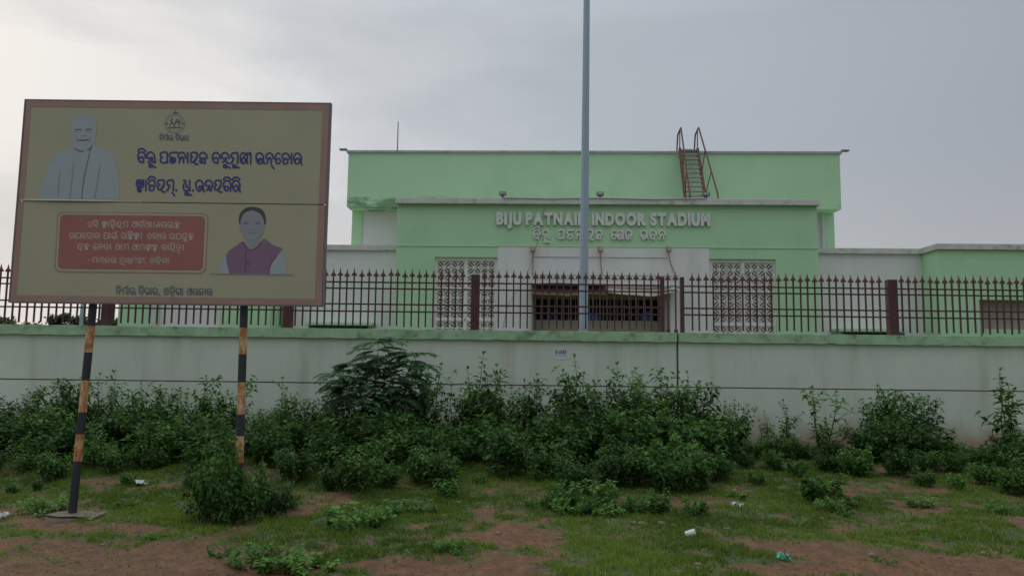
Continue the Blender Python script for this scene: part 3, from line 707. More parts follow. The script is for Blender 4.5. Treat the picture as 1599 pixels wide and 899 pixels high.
# ------------------------------------------------------------------ Odia stroke letters
AR = '85,45 80,75 62,95 42,100 20,94 5,75 '        # the umbrella arch, right end first
GL = {
 'b': (85, [AR + '5,45 22,12 60,0 60,0 62,28 58,48 42,54 22,44']),
 'j': (95, [AR + '8,50 28,38 45,48 45,25 30,5 15,8', '45,48 60,45 62,10 62,10 90,0 92,30 85,45']),
 'p': (85, ['62,100 30,100 8,88 8,65 26,52 26,52 8,40 8,14 28,0 55,2 80,16', '80,100 80,0']),
 'T': (85, ['92,98 60,96 30,98 8,80 12,55 40,48 66,40 68,14 45,0 20,8 16,28 36,40']),
 'TT': (85, ['92,100 60,98 30,98 8,80 12,58 40,50 66,44 68,14 45,0 18,8 16,30 36,44', '22,26 62,24', '42,46 42,4']),
 'n': (88, [AR + '12,52 34,42 40,55', '14,0 22,26 40,55 58,50 62,0']),
 'A': (26, ['14,100 14,0']),
 'y': (90, ['62,100 28,100 10,86 14,66 32,60 32,60 12,44 12,18 30,8 55,28 76,60', '78,100 76,50 52,12 60,-8 88,-10']),
 'k': (92, [AR + '10,50 28,40 34,20 18,4 8,16 18,34 46,48 62,46 62,46 66,0 66,0 36,2']),
 'h': (88, [AR + '14,50 36,44 58,52 44,26 14,12', '44,28 62,8 88,0']),
 'm': (88, ['10,0 30,30 36,52 16,56 8,76 28,98 80,100 80,100 80,0']),
 'K': (92, ['66,92 42,100 16,88 8,55 14,16 38,0 62,14 62,42 42,52 26,40 30,20', '66,92 50,66', '84,100 84,0']),
 'I': (30, ['4,84 12,100 24,92 24,0']),
 'i0': (95, [AR + '8,45 20,10 50,0 72,10 70,40 50,48 44,25', '28,44 30,18', '85,45 88,10 98,0']),
 'D': (88, [AR + '14,54 36,46 50,50 66,36 64,8 42,0 20,6 16,26 30,36']),
 'e': (70, ['56,92 32,100 12,78 8,35 26,2 54,8 62,34 42,50 18,36']),
 'r': (88, ['90,-8 82,10 84,50 78,78 60,96 40,100 18,92 5,70 6,35 24,4 52,4 66,26 58,48 36,50 22,34']),
 'S': (92, ['20,96 50,100 66,88 66,60 30,66 8,50 10,16 36,2 62,20 66,60', '10,88 24,62', '30,40 60,26', '84,100 84,0', '66,60 84,40']),
 'G': (88, ['10,96 26,100 34,84 20,68 8,50 12,14 38,0 66,12 78,30', '44,60 38,38 56,36', '78,100 78,0']),
 'u0': (92, [AR + '8,42 22,8 48,0 66,16 64,42 44,44 42,22', '85,45 86,14 98,-8']),
 'd': (88, [AR + '14,52 36,46 54,54 44,28 20,8', '85,45 72,20 62,0 44,28']),
 'g': (88, ['82,0 82,50 80,76 60,96 40,100 18,92 5,72 8,40 20,10 44,2 58,20 50,42 30,44 18,30']),
 'E': (80, ['4,50 24,56 40,44 26,20 48,0 74,20 76,70 54,98 30,88']),
 'O': (88, ['78,94 40,100 10,80 6,36 28,2 60,4 80,36 74,70 50,72 36,54 50,40']),
 'N': (96, [AR + '8,40 28,4 50,16 46,46 28,42', '60,50 62,2 62,2 92,0 90,50']),
 't': (88, [AR + '12,50 36,44 60,54 66,28 48,4 22,6 12,20']),
 'dh': (92, ['10,96 22,100 30,86 12,66 8,24 34,2 62,12 66,40 44,48', '82,100 82,0', '66,30 82,30']),
 'bh': (90, [AR + '8,44 26,10 50,0 66,20 54,42 32,36 40,14', '85,45 88,18 98,6']),
 'l': (90, [AR + '10,40 16,4 16,4 40,0 42,44', '42,44 66,46 68,0 68,0']),
 'sh': (96, [AR + '8,44 24,8 46,10 46,44 26,44', '46,30 66,8', '88,100 88,0']),
 's': (92, ['8,96 36,100 60,84 40,62 12,60 6,24 32,0 60,10 68,48 68,100 68,100 88,100', '86,100 86,0']),
 'ng': (90, [AR + '10,50 34,46 56,56 50,30 24,26 44,8 70,-4']),
 'a0': (120, ['10,96 36,100 56,84 34,60 12,58 8,20 34,0 60,14 66,56', '80,100 80,0', '66,40 80,40', '104,100 104,0']),
 '.': (30, ['10,2 16,8 18,2 12,0']), ',': (30, ['12,8 18,4 10,-16']), '-': (50, ['4,45 40,45']), '|': (40, ['16,100 16,0']),
}
MK = {'i': ['2,108 18,126 44,132 70,124 84,106'], 'u': ['34,-10 28,-34 52,-40 60,-20 40,-14', '52,-40 80,-36 98,-44'], 'x': ['66,-18 92,-46'],
      'R': ['62,112 84,118 100,138'], 'M': ['50,112 66,106 86,116 92,138'], '.': ['38,-20 48,-24 42,-30'], 'v': ['30,-12 30,-40 56,-40 58,-14 58,-14 58,-44'],
      'Y': ['84,60 104,50 104,0 80,-20 60,-10']}
def cat(spec, n=5):
    p = [tuple(float(c) / 100 for c in q.split(',')) for q in spec.split()]
    if len(p) == 2: return p
    o_ = []; q = [p[0]] + p + [p[-1]]
    for i in range(1, len(q) - 2):
        if q[i] == q[i + 1]: continue
        for k in range(n):
            t = k / n; a, b_, c, d = q[i - 1], q[i], q[i + 1], q[i + 2]
            o_.append(tuple(.5 * (2 * b_[j] + (c[j] - a[j]) * t + (2 * a[j] - 5 * b_[j] + 4 * c[j] - d[j]) * t * t + (3 * b_[j] - a[j] - 3 * c[j] + d[j]) * t ** 3) for j in (0, 1)))
    o_.append(p[-1]); return o_
def syllable(tok):
    """'b+i' -> strokes and advance; '/x' hangs a small second letter below"""
    base, *marks = tok.split('+'); sub = None
    if '/' in base: base, sub = base.split('/')
    w_, ss = GL[base]; st_ = [cat(s) for s in ss]; adv = w_
    if sub:
        st_ = [[(x, .4 + y * .6) for x, y in s] for s in st_]; st_ += [[(x * .62 + .16, y * .40 - .10) for x, y in cat(s)] for s in GL[sub][1]]
    for m in marks:
        if m in ('A', 'I'):
            st_ += [[(x + adv / 100 + .06, y) for x, y in cat(s)] for s in GL[m][1]]; adv += GL[m][0] + 4
        elif m == 'e':
            k = GL['e'][0] / 100 + .05; st_ = [[(x + k, y) for x, y in s] for s in st_] + [cat(s) for s in GL['e'][1]]; adv += GL['e'][0] + 5
        else: st_ += [cat(s) for s in MK[m]]
    return st_, adv / 100
def ribbon(mb, pts, w_, depth, thick=0.0):
    """flat stroke in the x,z plane facing -y; thick > 0 gives it side walls"""
    n = len(pts); k0 = len(mb.v)
    for i, (x, z) in enumerate(pts):
        a = pts[max(i - 1, 0)]; b_ = pts[min(i + 1, n - 1)]
        dx, dz = b_[0] - a[0], b_[1] - a[1]; l = math.hypot(dx, dz) or 1; nx_, nz_ = -dz / l * w_ / 2, dx / l * w_ / 2
        ex = 0
        if i == 0: ex = -w_ * .35
        if i == n - 1: ex = w_ * .35
        cx_, cz_ = x + dx / l * ex, z + dz / l * ex; yy = depth - .0006 * i / n
        mb.v += [(cx_ + nx_, yy, cz_ + nz_), (cx_ - nx_, yy, cz_ - nz_)]
        if thick: mb.v += [(cx_ + nx_, yy + thick, cz_ + nz_), (cx_ - nx_, yy + thick, cz_ - nz_)]
    s = 4 if thick else 2
    for i in range(n - 1):
        a = k0 + i * s; b_ = a + s
        mb.f.append((a, a + 1, b_ + 1, b_))
        if thick: mb.f += [(a + 2, a, b_, b_ + 2), (a + 1, a + 3, b_ + 3, b_ + 1)]
    if thick:
        mb.f.append((k0, k0 + 2, k0 + 3, k0 + 1)); e = k0 + (n - 1) * s; mb.f.append((e, e + 1, e + 3, e + 2))
def odia_line(text, gap=.14, space=.45):
    x = 0; res = []
    for tok in text.split():
        if tok == '_': x += space; continue
        st_, adv = syllable(tok); res.append((x, st_)); x += adv + gap
    return res, x - gap
# raised Odia letters on the building
res, wt = odia_line('b+i j+u _ p T n+A y k _ K+e l _ bh b n', .5, .9)
ox0, oz0 = B(833, 372, -.1); ox1, _ = B(1038, 372, -.1); _, oz1 = B(833, 358.5, -.1)
sX = (ox1 - ox0) / wt; sZ = oz1 - oz0
for x, st_ in res:
    mb = MB()
    for j, s in enumerate(st_): ribbon(mb, [(px * sX * 1.15, pz * sZ) for px, pz in s], .056, -.07 - .0015 * j, .07)
    o = mb.build('raised_letter', 'letter', BL); o.location = (ox0 + x * sX, 0, oz0)

# ------------------------------------------------------------------ hoarding
YB = 7.85
bl, br = P(30, 320, YB).x, P(509, 320, YB).x
bzt, bzb = P(275, 161, YB).z, P(265, 474, YB).z; bzs = P(270, 317, YB).z
HC = (bl + br) / 2
HD = empty('hoarding', (HC, YB, 0)); tag(HD, 'faded khaki hoarding with two printed portraits and blue lettering on striped posts', 'hoarding')
def hp(px, py):
    # pixel on the board -> board-local x, z (board is upright, seen a little from below)
    p = P(px, py, YB - .02); return p.x - HC, p.z
W2 = (br - bl) / 2
up = box('upper_panel', -W2, W2, -.018, 0, bzs + .003, bzt, 'board', HD); lo = box('lower_panel', -W2 - .004, W2 - .002, -.016, .002, bzb, bzs - .006, 'board', HD)
# edge trim and printed border
def strip(parent, x0, x1, z0, z1, y, m, name='border'): return box(name, x0, x1, y - .0015, y + .004, z0, z1, m, parent)
strip(up, -W2 + .001, W2 - .001, bzt - .068, bzt - .001, -.019, 'border')
strip(up, -W2 + .001, -W2 + .058, bzs + .004, bzt - .068, -.019, 'border'); strip(up, W2 - .072, W2 - .001, bzs + .004, bzt - .068, -.019, 'border')
strip(lo, -W2, W2 - .003, bzb + .001, bzb + .068, -.0175, 'border')
strip(lo, -W2, -W2 + .056, bzb + .068, bzs - .007, -.0175, 'border'); strip(lo, W2 - .074, W2 - .003, bzb + .068, bzs - .007, -.0175, 'border')
et = MB(); et.box(-W2 - .02, W2 + .02, -.021, .03, bzt + .0005, bzt + .016); et.box(-W2 - .02, -W2 - .005, -.021, .03, bzb - .01, bzt); et.box(W2 + .001, W2 + .02, -.021, .03, bzb - .01, bzt); et.box(-W2 - .005, W2 + .001, -.021, .03, bzb - .012, bzb - .001)
et.build('edge_trim', 'boardedge', HD)
# lip of the upper sheet bulging over the seam
m_ = MB(); n = 40
for i in range(n + 1):
    u = .4 * i / n; x = -W2 + .01 + 2 * W2 * u; bul = .0015 + .016 * max(0, math.sin(u * 9.5)) * (1.0 if u < .42 else .05)
    m_.v += [(x, -.0195, bzs + .022), (x, -.0195 - bul, bzs + .003), (x, -.018, bzs - .003)]
for i in range(n):
    for j in range(2): m_.f.append((i * 3 + j, i * 3 + j + 1, i * 3 + 4 + j, i * 3 + 3 + j))
m_.build('sheet_lip', 'board', up)
# frame behind
for z in (bzt - .08, bzs, bzb + .06): box('frame_rail', -W2 + .03, W2 - .03, .004, .04, z - .02, z + .02, 'fence', HD)
def hoarding_post(pt, pb, label):
    a = P(*pt, YB + .09); b = P(*pb, YB + .09); d = (a - b) / (a.z - b.z)
    g = b + d * (gz(b.x, b.y) - .25 - b.z); tp = b + d * (bzt - .15 - b.z)
    o = tube('post', [(g.x - HC, .09, 0 - .2), (tp.x - HC, .09, tp.z)], .041, 'post', HD, 12); smooth(o.data) if False else None
    o['label'] = label; return Vector((b.x, b.y, 0))
f1 = hoarding_post((145.5, 475), (114, 792), 'leaning steel post with black and rusty orange bands')
f2 = hoarding_post((381, 480), (371, 803), 'upright steel post with black and peeling cream bands')
def footing(p, rx, ry, label, seed):
    r = random.Random(seed); me = MB().box(-rx, rx, -ry, ry, -.12, .03).mesh('concrete_footing'); b = bmesh.new(); b.from_mesh(me)
    bmesh.ops.bevel(b, geom=b.edges[:], offset=.03, segments=2, affect='EDGES'); bmesh.ops.subdivide_edges(b, edges=b.edges[:], cuts=2)
    for v in b.verts: v.co = Vector((v.co.x * r.uniform(.82, 1.1), v.co.y * r.uniform(.8, 1.1), v.co.z + r.uniform(-.025, .018)))
    b.to_mesh(me); b.free(); o = obj('concrete_footing', me, 'slab'); o.location = (p.x, p.y, gh(p.x, p.y)); o.rotation_euler = (0, 0, r.uniform(-.3, .3)); tag(o, label, 'footing')
footing(f1 + Vector((.04, -.02, 0)), .26, .17, 'low rough concrete footing round the leaning striped post', 3)
footing(f2 + Vector((0, .0, 0)), .22, .16, 'low rough concrete footing hidden under the shrub at the upright striped post', 5)

# print on the panels
YP = {'up': -.0195, 'lo': -.0180}
def pr_poly(parent, name, pix, m, lift, base):
    pts = [hp(*q) for q in pix]
    return MB().poly([(x, base - lift, z) for x, z in pts][::-1]).build(name, m, parent)
def pr_line(parent, name, lines, wpx, m, lift, base):
    mb = MB()
    for j, pix in enumerate(lines): ribbon(mb, [hp(*q) for q in pix], wpx / F * YB, base - lift - .0003 * j)
    return mb.build(name, m, parent)
def spline(pts, n=6):
    return [(x * 100, y * 100) for x, y in cat(' '.join('%f,%f' % q for q in pts), n)]
U_, L_ = YP['up'], YP['lo']
# first portrait: pale figure in a draped shawl
pr_poly(up, 'printed_figure', spline([(59, 311), (64, 292), (73, 265), (86, 243), (100, 234), (113, 229), (116, 224), (144, 224), (150, 228), (168, 236), (179, 246), (184, 268), (187, 311)]), 'fade', .0006, U_)
pr_poly(up, 'printed_head', spline([(130, 177), (117, 182), (112, 193), (112, 210), (114, 224), (122, 233), (130, 236), (139, 233), (147, 224), (150, 210), (151, 193), (145, 182), (130, 177)]), 'fadeskin', .0014, U_)
pr_line(up, 'printed_features', [[(117, 203.5), (121, 202.3), (127, 203)], [(134, 202.8), (139, 202), (143, 203)]], 2.0, 'fadeline', .0022, U_)
pr_line(up, 'printed_features', [[(122, 219), (129, 219.5), (138, 218.3)]], 2.2, 'fadeline', .0022, U_)
pr_line(up, 'printed_features', [[(126, 212), (130, 213), (135, 211.5)], [(116, 206), (120, 206)], [(135, 206), (141, 205.5)], [(118, 214), (121, 222)], [(142, 213), (140, 221)]], 1.0, 'softline', .0022, U_)
pr_line(up, 'printed_fold', [spline([(116, 231), (122, 235), (130, 236.5)]), spline([(137, 234), (141, 232), (143.5, 228)])], 1.5, 'fadeline', .003, U_)
pr_line(up, 'printed_fold', [spline([(142, 232), (138, 248), (133, 270), (129, 295), (128, 310)])], 1.1, 'fadeline', .003, U_)
pr_line(up, 'printed_fold', [spline([(94, 268), (92, 285), (91, 309)]), spline([(115, 256), (112, 285), (109, 309)]), spline([(156, 258), (153, 280), (148, 309)])], .9, 'softline', .003, U_)
# emblem
circ = lambda cx, cy, r, n=28: [(cx + r * math.cos(2 * math.pi * i / n), cy + r * math.sin(2 * math.pi * i / n)) for i in range(n + 1)]
pr_line(up, 'printed_emblem', [circ(273, 193, 15.5), ], .9, 'softline', .0008, U_)
pr_line(up, 'printed_emblem', [circ(273, 193, 12.5)], .6, 'softline', .0008, U_)
pr_line(up, 'printed_emblem', [spline([(265, 196), (268, 191), (272, 193), (277, 190), (281, 192), (279, 196)]), spline([(268, 191), (267, 187), (270, 186)]), [(271, 193), (273, 198)], [(278, 192), (281, 187)], [(274, 190), (277, 186)]], 1.6, 'greyink', .0016, U_)
pr_line(up, 'printed_emblem', [[(263, 199.5), (283, 199.5)], [(274, 173), (274, 178)], [(271, 176), (277, 176)], [(258, 193), (262, 193)], [(284, 193), (288, 193)]], 1.5, 'greyink', .0016, U_)
def pr_text(parent, text, x0, y0, x1, y1, hpx, wpx, m, base, gap=.14, space=.45, name='lettering'):
    """baseline from (x0,y0) to (x1,y1); hpx letter height"""
    res, wt = odia_line(text, gap, space); mb = MB(); j = 0; sx_ = (x1 - x0) / wt; lastx = None
    words = []; cur = []; xs_ = [r_[0] for r_ in res]; toks = text.split(); q = 0
    for tk in toks:
        if tk == '_': words.append(cur); cur = []
        else: cur.append(res[q]); q += 1
    words.append(cur)
    for wd_ in words:
        mb = MB()
        for x, st_ in wd_:
            for s in st_:
                pix = [(x0 + (x + a) * sx_, y0 + (y1 - y0) * ((x + a) / wt) - b_ * hpx) for a, b_ in s]
                ribbon(mb, [hp(*q_) for q_ in pix], wpx / F * YB, base - .0012 - .0002 * (j % 6)); j += 1
        mb.build('printed_word', m, parent)
pr_text(up, 'n+i m+A+R N _ b+i bh+A g', 249, 219, 295, 219.5, 7.5, 1.1, 'greyink', U_)
pr_text(up, 'b+i j+u _ p TT n+A y k _ b h+u m+u K+I _ i0 n+x D+e+A r', 215, 254, 471, 256, 16.5, 2.7, 'ink', U_, .12, .38)
pr_text(up, 'S/T+A D+i y m+x . _ G+u . u0 d y g+i r+i', 212, 297.5, 375, 298.5, 16.5, 2.7, 'ink', U_, .12, .4)
# red notice panel
def rrect(x0, y0, x1, y1, r, sk):
    pts = []
    for cx, cy, a0 in ((x1 - r, y0 + r, -90), (x1 - r, y1 - r, 0), (x0 + r, y1 - r, 90), (x0 + r, y0 + r, 180)):
        for k in range(7):
            a = R(a0 + k * 15); x = cx + r * math.cos(a); y = cy + r * math.sin(a)
            pts.append((x - (y - y0) * sk, y + (x - x0) * .012))
    return pts
a_ = rrect(90, 331, 325, 424, 9, .05); pr_line(lo, 'notice_outline', [a_ + a_[:1]], 1.3, 'border', .0006, L_)
a_ = rrect(92.5, 333.5, 322.5, 421.5, 8, .05); pr_line(lo, 'notice_outline', [a_ + a_[:1]], 3.2, 'goldline', .0012, L_)
pr_poly(lo, 'notice_panel', rrect(95, 336, 320, 419, 6, .05), 'red', .0020, L_)
Lr = L_ - .0022
pr_text(lo, 'E h+i _ S/T+A D+i+. y m _ s b+R s+A dh+A r N ng/k', 136, 354.5, 281, 355.5, 8.5, 1.25, 'paleink', Lr)
pr_text(lo, 'u0 p y+e+A g _ p+A i0+M _ u0 d/d+i S/T | _ E h+A r _ u0 p y+u k/t', 108, 372, 303, 373.5, 8.5, 1.25, 'paleink', Lr)
pr_text(lo, 'y t/n _ n+e b+A _ a0 m _ s m s/t ng/k _ d+A y+i t+v |', 121, 389.5, 289, 391, 8.5, 1.25, 'paleink', Lr)
pr_text(lo, '- m+A n+Y b r _ m+u K+Y m n/t+I , _ O D+i+. sh+A', 138, 409.5, 264, 411, 7.5, 1.05, 'paleink', Lr)
pr_text(lo, 'n+i m+A+R N _ b+i bh+A g , _ O D+i+. sh+A _ s r k+A r', 181, 459, 331, 460.5, 10, 1.4, 'greyink', L_)
# second portrait: dark hair, purple waistcoat
pr_poly(lo, 'printed_sleeve', spline([(343, 427), (345, 415), (350, 403), (356, 395), (364, 412), (362, 427)]), 'fade', .0006, L_)
pr_poly(lo, 'printed_sleeve', spline([(418, 428), (424, 410), (434, 392), (439, 388), (443, 396), (447, 412), (447, 428)]), 'fade', .0006, L_)
pr_poly(lo, 'printed_neck', [(383, 362), (405, 362), (406, 378), (395, 387), (384, 379)], 'fadeskin2', .0008, L_)
pr_poly(lo, 'printed_waistcoat', spline([(358, 427), (355, 413), (353, 402), (357, 392), (370, 383), (379, 377), (386, 384), (393, 389), (402, 384), (410, 374), (414, 373), (424, 381), (436, 386), (441, 389), (432, 400), (423, 412), (420, 428)]), 'vest', .0014, L_)
pr_poly(lo, 'printed_hair', spline([(374, 351), (373, 340), (377, 330), (386, 324), (396, 323), (407, 326), (413, 333), (415, 343), (413, 350), (394, 340)]), 'hair', .0014, L_)
pr_poly(lo, 'printed_face', spline([(394, 328.5), (383, 332), (376.5, 342), (376, 355), (379, 366), (386, 373), (394, 375), (403, 372), (410, 365), (412.5, 354), (411, 342), (405, 333), (394, 328.5)]), 'fadeskin2', .0022, L_)
pr_line(lo, 'printed_features', [[(381, 349.5), (384, 348.8), (388, 349.3)], [(399, 349), (403, 348.4), (406, 349.2)]], 1.5, 'fadeline', .003, L_)
pr_line(lo, 'printed_features', [[(387, 363), (393, 363.6), (400, 362.6)], [(390, 357.5), (393, 358.4), (397, 357.3)], [(379, 346), (388, 345.6)], [(398, 345.4), (407, 345.6)]], 1.0, 'softline', .003, L_)
pr_line(lo, 'printed_seam', [spline([(384, 391), (383, 410), (383, 427)]), spline([(378, 378), (385, 388), (391, 391), (400, 387), (409, 379)]), circ(388, 411, 2.6, 10), spline([(432, 400), (423, 412), (420, 427)])], 1.1, 'vestline', .0022, L_)
pr_line(lo, 'printed_rule', [[(328, 427.5), (459, 429)]], 1.3, 'softline', .003, L_)

# ------------------------------------------------------------------ plants
def leaves_mesh(name, leaves, m):
    """leaves: list of (pos, dir, up, length, width, tone); each is a folded, drooping 4-triangle blade"""
    n = len(leaves)
    P0 = np.array([l[0] for l in leaves]); D = np.array([l[1] for l in leaves]); Up = np.array([l[2] for l in leaves])
    ln = np.array([l[3] for l in leaves])[:, None]; wd = np.array([l[4] for l in leaves])[:, None]; tn = np.array([l[5] for l in leaves])
    D /= np.linalg.norm(D, axis=1, keepdims=True) + 1e-9
    S = np.cross(D, Up); S /= np.linalg.norm(S, axis=1, keepdims=True) + 1e-9
    Nn = np.cross(S, D)
    mid = P0 + D * ln * .42 - Nn * ln * .02
    V = np.stack([P0, mid + S * wd * .5 + Nn * wd * .16, mid, mid - S * wd * .5 + Nn * wd * .16, P0 + D * ln - Nn * ln * .22], 1).reshape(-1, 3)
    b = np.arange(n)[:, None] * 5
    Fc = (b[:, None, :] + np.array([[0, 2, 1], [0, 3, 2], [1, 2, 4], [2, 3, 4]])[None]).reshape(-1, 3)
    me = bpy.data.meshes.new(name); me.from_pydata(V.tolist(), [], Fc.tolist())
    a = me.attributes.new('tone', 'FLOAT', 'POINT'); a.data.foreach_set('value', np.repeat(np.clip(tn, 0, 1), 5))
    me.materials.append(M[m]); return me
def rv(r, s=1): return Vector((r.uniform(-s, s), r.uniform(-s, s), r.uniform(-s, s)))
def shrub(seed, H, nst, spread, ll=.10, branches=5, tone=.35, mleaf='leaf', node=.06, lean=.25, wr=.55):
    r = random.Random(seed); lv = []; sm = MB()
    def shoot(p0, d, length, depth, r0):
        p = p0.copy(); d = d.normalized(); n = max(3, int(length / node)); pts = [p.copy()]; a = r.uniform(0, 6.28)
        for i in range(n):
            t = i / n
            d = (d + rv(r, .10) + Vector((0, 0, .07))).normalized(); p = p + d * (length / n); pts.append(p.copy())
            a += 1.57 + r.uniform(-.4, .4)
            s_ = Vector((math.cos(a), math.sin(a), 0)); s_ = (s_ - d * s_.dot(d)).normalized()
            size = ll * (1.0 - .62 * t ** 1.6) * r.uniform(.65, 1.25)
            if t > .12 or depth:
                for sg in (1, -1):
                    if r.random() < .1: continue
                    ld = s_ * sg + d * r.uniform(.05, .7) + Vector((0, 0, r.uniform(-.45, .25)))
                    lv.append((p + s_ * sg * .012, ld, Vector((0, 0, 1)) + rv(r, .35), size, size * wr * r.uniform(.8, 1.2), tone + .45 * t * r.random() + r.uniform(-.3, .3) + .22 * (p.z / H - .5)))  # tone drops towards the ground, painting shade onto the lower leaves
            if depth == 0 and .12 < t < .85 and r.random() < branches / n * 1.35:
                bd = s_ * r.choice((1, -1)) + d * r.uniform(.4, .9)
                shoot(p, bd, length * r.uniform(.22, .45) * (1.1 - .6 * t), 1, r0 * .5)
        for k in range(4):
            lv.append((p, d + rv(r, .7), Vector((0, 0, 1)) + rv(r, .4), ll * .5 * r.uniform(.6, 1.1), ll * .26, tone + .3 + r.uniform(-.2, .3)))
        sm.tube(pts, [r0 * (1 - .75 * i / n) for i in range(len(pts))], 4, False)
    for i in range(nst):
        a = r.uniform(0, 6.28); rr = spread * math.sqrt(r.random())
        b0 = Vector((math.cos(a) * rr * .45, math.sin(a) * rr * .45, -.03))
        d = Vector((math.cos(a) * lean * rr / max(spread, .01) * 1.6, math.sin(a) * lean * rr / max(spread, .01) * 1.6, 1)) + rv(r, .12)
        shoot(b0, d, H * (1.0 if i == 0 else r.uniform(.5, .98)), 0, .008 + .004 * H)
    return leaves_mesh('foliage', lv, mleaf), sm.mesh('stem')
def feathery(seed, H):
    r = random.Random(seed); lv = []; sm = MB()
    for tk in range(5):
        hh = H * (1, .93, .88, .82, .74)[tk]; a0 = tk * 1.3
        tr = [Vector((.03 * tk, 0, -.03))]; d = Vector((.36 * math.cos(a0) * (tk > 0), .3 * math.sin(a0) * (tk > 0), 1)).normalized()
        for i in range(14): d = (d + rv(r, .06)).normalized(); tr.append(tr[-1] + d * hh / 14)
        sm.tube(tr, [.018 * (1 - .8 * i / 14) for i in range(15)], 5, False)
        for i in range(5, 15):
            for k in range(5 if i < 14 else 8):
                a = r.uniform(0, 6.28); L0 = r.uniform(.30, .52) * (1.2 - .35 * i / 14)
                d = Vector((math.cos(a), math.sin(a), r.uniform(.1, .9))).normalized(); p = tr[i].copy(); pts = [p.copy()]; n = 11
                for q in range(n):
                    d = (d + Vector((0, 0, -.10)) + rv(r, .04)).normalized(); p = p + d * L0 / n; pts.append(p.copy())
                    s_ = d.cross(Vector((0, 0, 1))).normalized()
                    if q > 1:
                        for sg in (1, -1):
                            sz = .115 * (1 - .5 * abs(q / n - .45)) * r.uniform(.8, 1.2)
                            lv.append((p, s_ * sg + d * .45 + Vector((0, 0, -.15)), Vector((0, 0, 1)) + rv(r, .2), sz, sz * .40, .38 + r.uniform(-.3, .35) + .35 * (i / 14 - .5)))
                sm.tube(pts, .004, 3, False)
    return leaves_mesh('foliage', lv, 'leaf2'), sm.mesh('stem')
PROTO = {}
def proto(key):
    if key not in PROTO:
        k, s = key
        PROTO[key] = {'tall': lambda: shrub(100 + s, 1.45, 10, .45, .15, 8, .40, node=.07, lean=.16, wr=.58),
                      'bush': lambda: shrub(200 + s, 1.0, 19, .6, .155, 6, .28, node=.07, lean=.45, wr=.62),
                      'spire': lambda: shrub(300 + s, 1.3, 4, .12, .15, 4, .5, node=.065, lean=.09, wr=.58),
                      'small': lambda: shrub(400 + s, .55, 11, .3, .13, 4, .48, node=.06, lean=.45, wr=.6),
                      'low': lambda: shrub(500 + s, .24, 13, .28, .065, 3, .5, 'leaf3', .035, .75, .7),
                      'feather': lambda: feathery(600 + s, 1.9)}[k]()
        PROTO[key][0].name = 'foliage_%s_%d' % key
    return PROTO[key]
H0 = {'tall': 1.45, 'bush': 1.0, 'spire': 1.3, 'small': .55, 'low': .24, 'feather': 1.9}
NM = {'tall': ('tall_weed', 'weed'), 'bush': ('weed_bush', 'bush'), 'spire': ('weed_spire', 'weed'), 'small': ('small_weed', 'weed'), 'low': ('ground_weed', 'weed'), 'feather': ('feathery_sapling', 'sapling')}
TOPZ = {}
def zone(x, y):
    px = CX + x / y * F
    for lim, ph in ((118, 'outside the leaning hoarding post'), (375, 'between the two hoarding posts'), (530, 'beside the upright hoarding post'), (680, 'round the feathery sapling'), (840, 'below the fence post at the lattice window'),
                    (960, 'below the pasted notice'), (1140, 'at the dark wall joint'), (1330, 'before the bare wall past the joint'), (1480, 'below the wide fence post')):
        if px < lim: return ph
    return 'near the tallest solitary weed stem'
def plant(kind, x, y, h, label, group=None, wide=1.0):
    fo, stm = proto((kind, random.randint(0, {'tall': 4, 'bush': 5, 'spire': 3, 'small': 3, 'low': 3, 'feather': 0}[kind])))
    z = gh(x, y); s = h / TOPZ.setdefault(fo.name, max(v.co.z for v in fo.vertices))
    t = empty(NM[kind][0], (x, y, z), random.uniform(0, 6.28)); t.scale = (s * wide, s * wide, s)
    a = obj('foliage', fo, None, t); a['kind'] = 'stuff'; obj('stem', stm, 'stem', t)
    if group:
        zn = zone(x, y)
        if 'post' not in label: label = label + ' ' + zn; group = group + ' ' + zn
    label = label.replace('green bush at the front edge of the hedge', 'bush at the front of the hedge')
    tag(t, label, NM[kind][1], group); return t
def ytop(px, py_top, y):    # height above ground of a thing whose top shows at this pixel, at depth y
    p = P(px, py_top, y); return p.x, p.z - gh(p.x, y)
T_LAB = ('tall leafy weed rising above the hedge', 'tall weeds against the wall')
B_LAB = ('dense dark green bush in the hedge', 'weed bushes along the wall')
F_LAB = ('green bush at the front edge of the hedge', 'bushes at the front edge of the hedge')
S_LAB = ('knee high leafy weed in the grass', 'knee high weeds')
G_LAB = ('low bright green ground weed in the grass', 'low ground weeds')
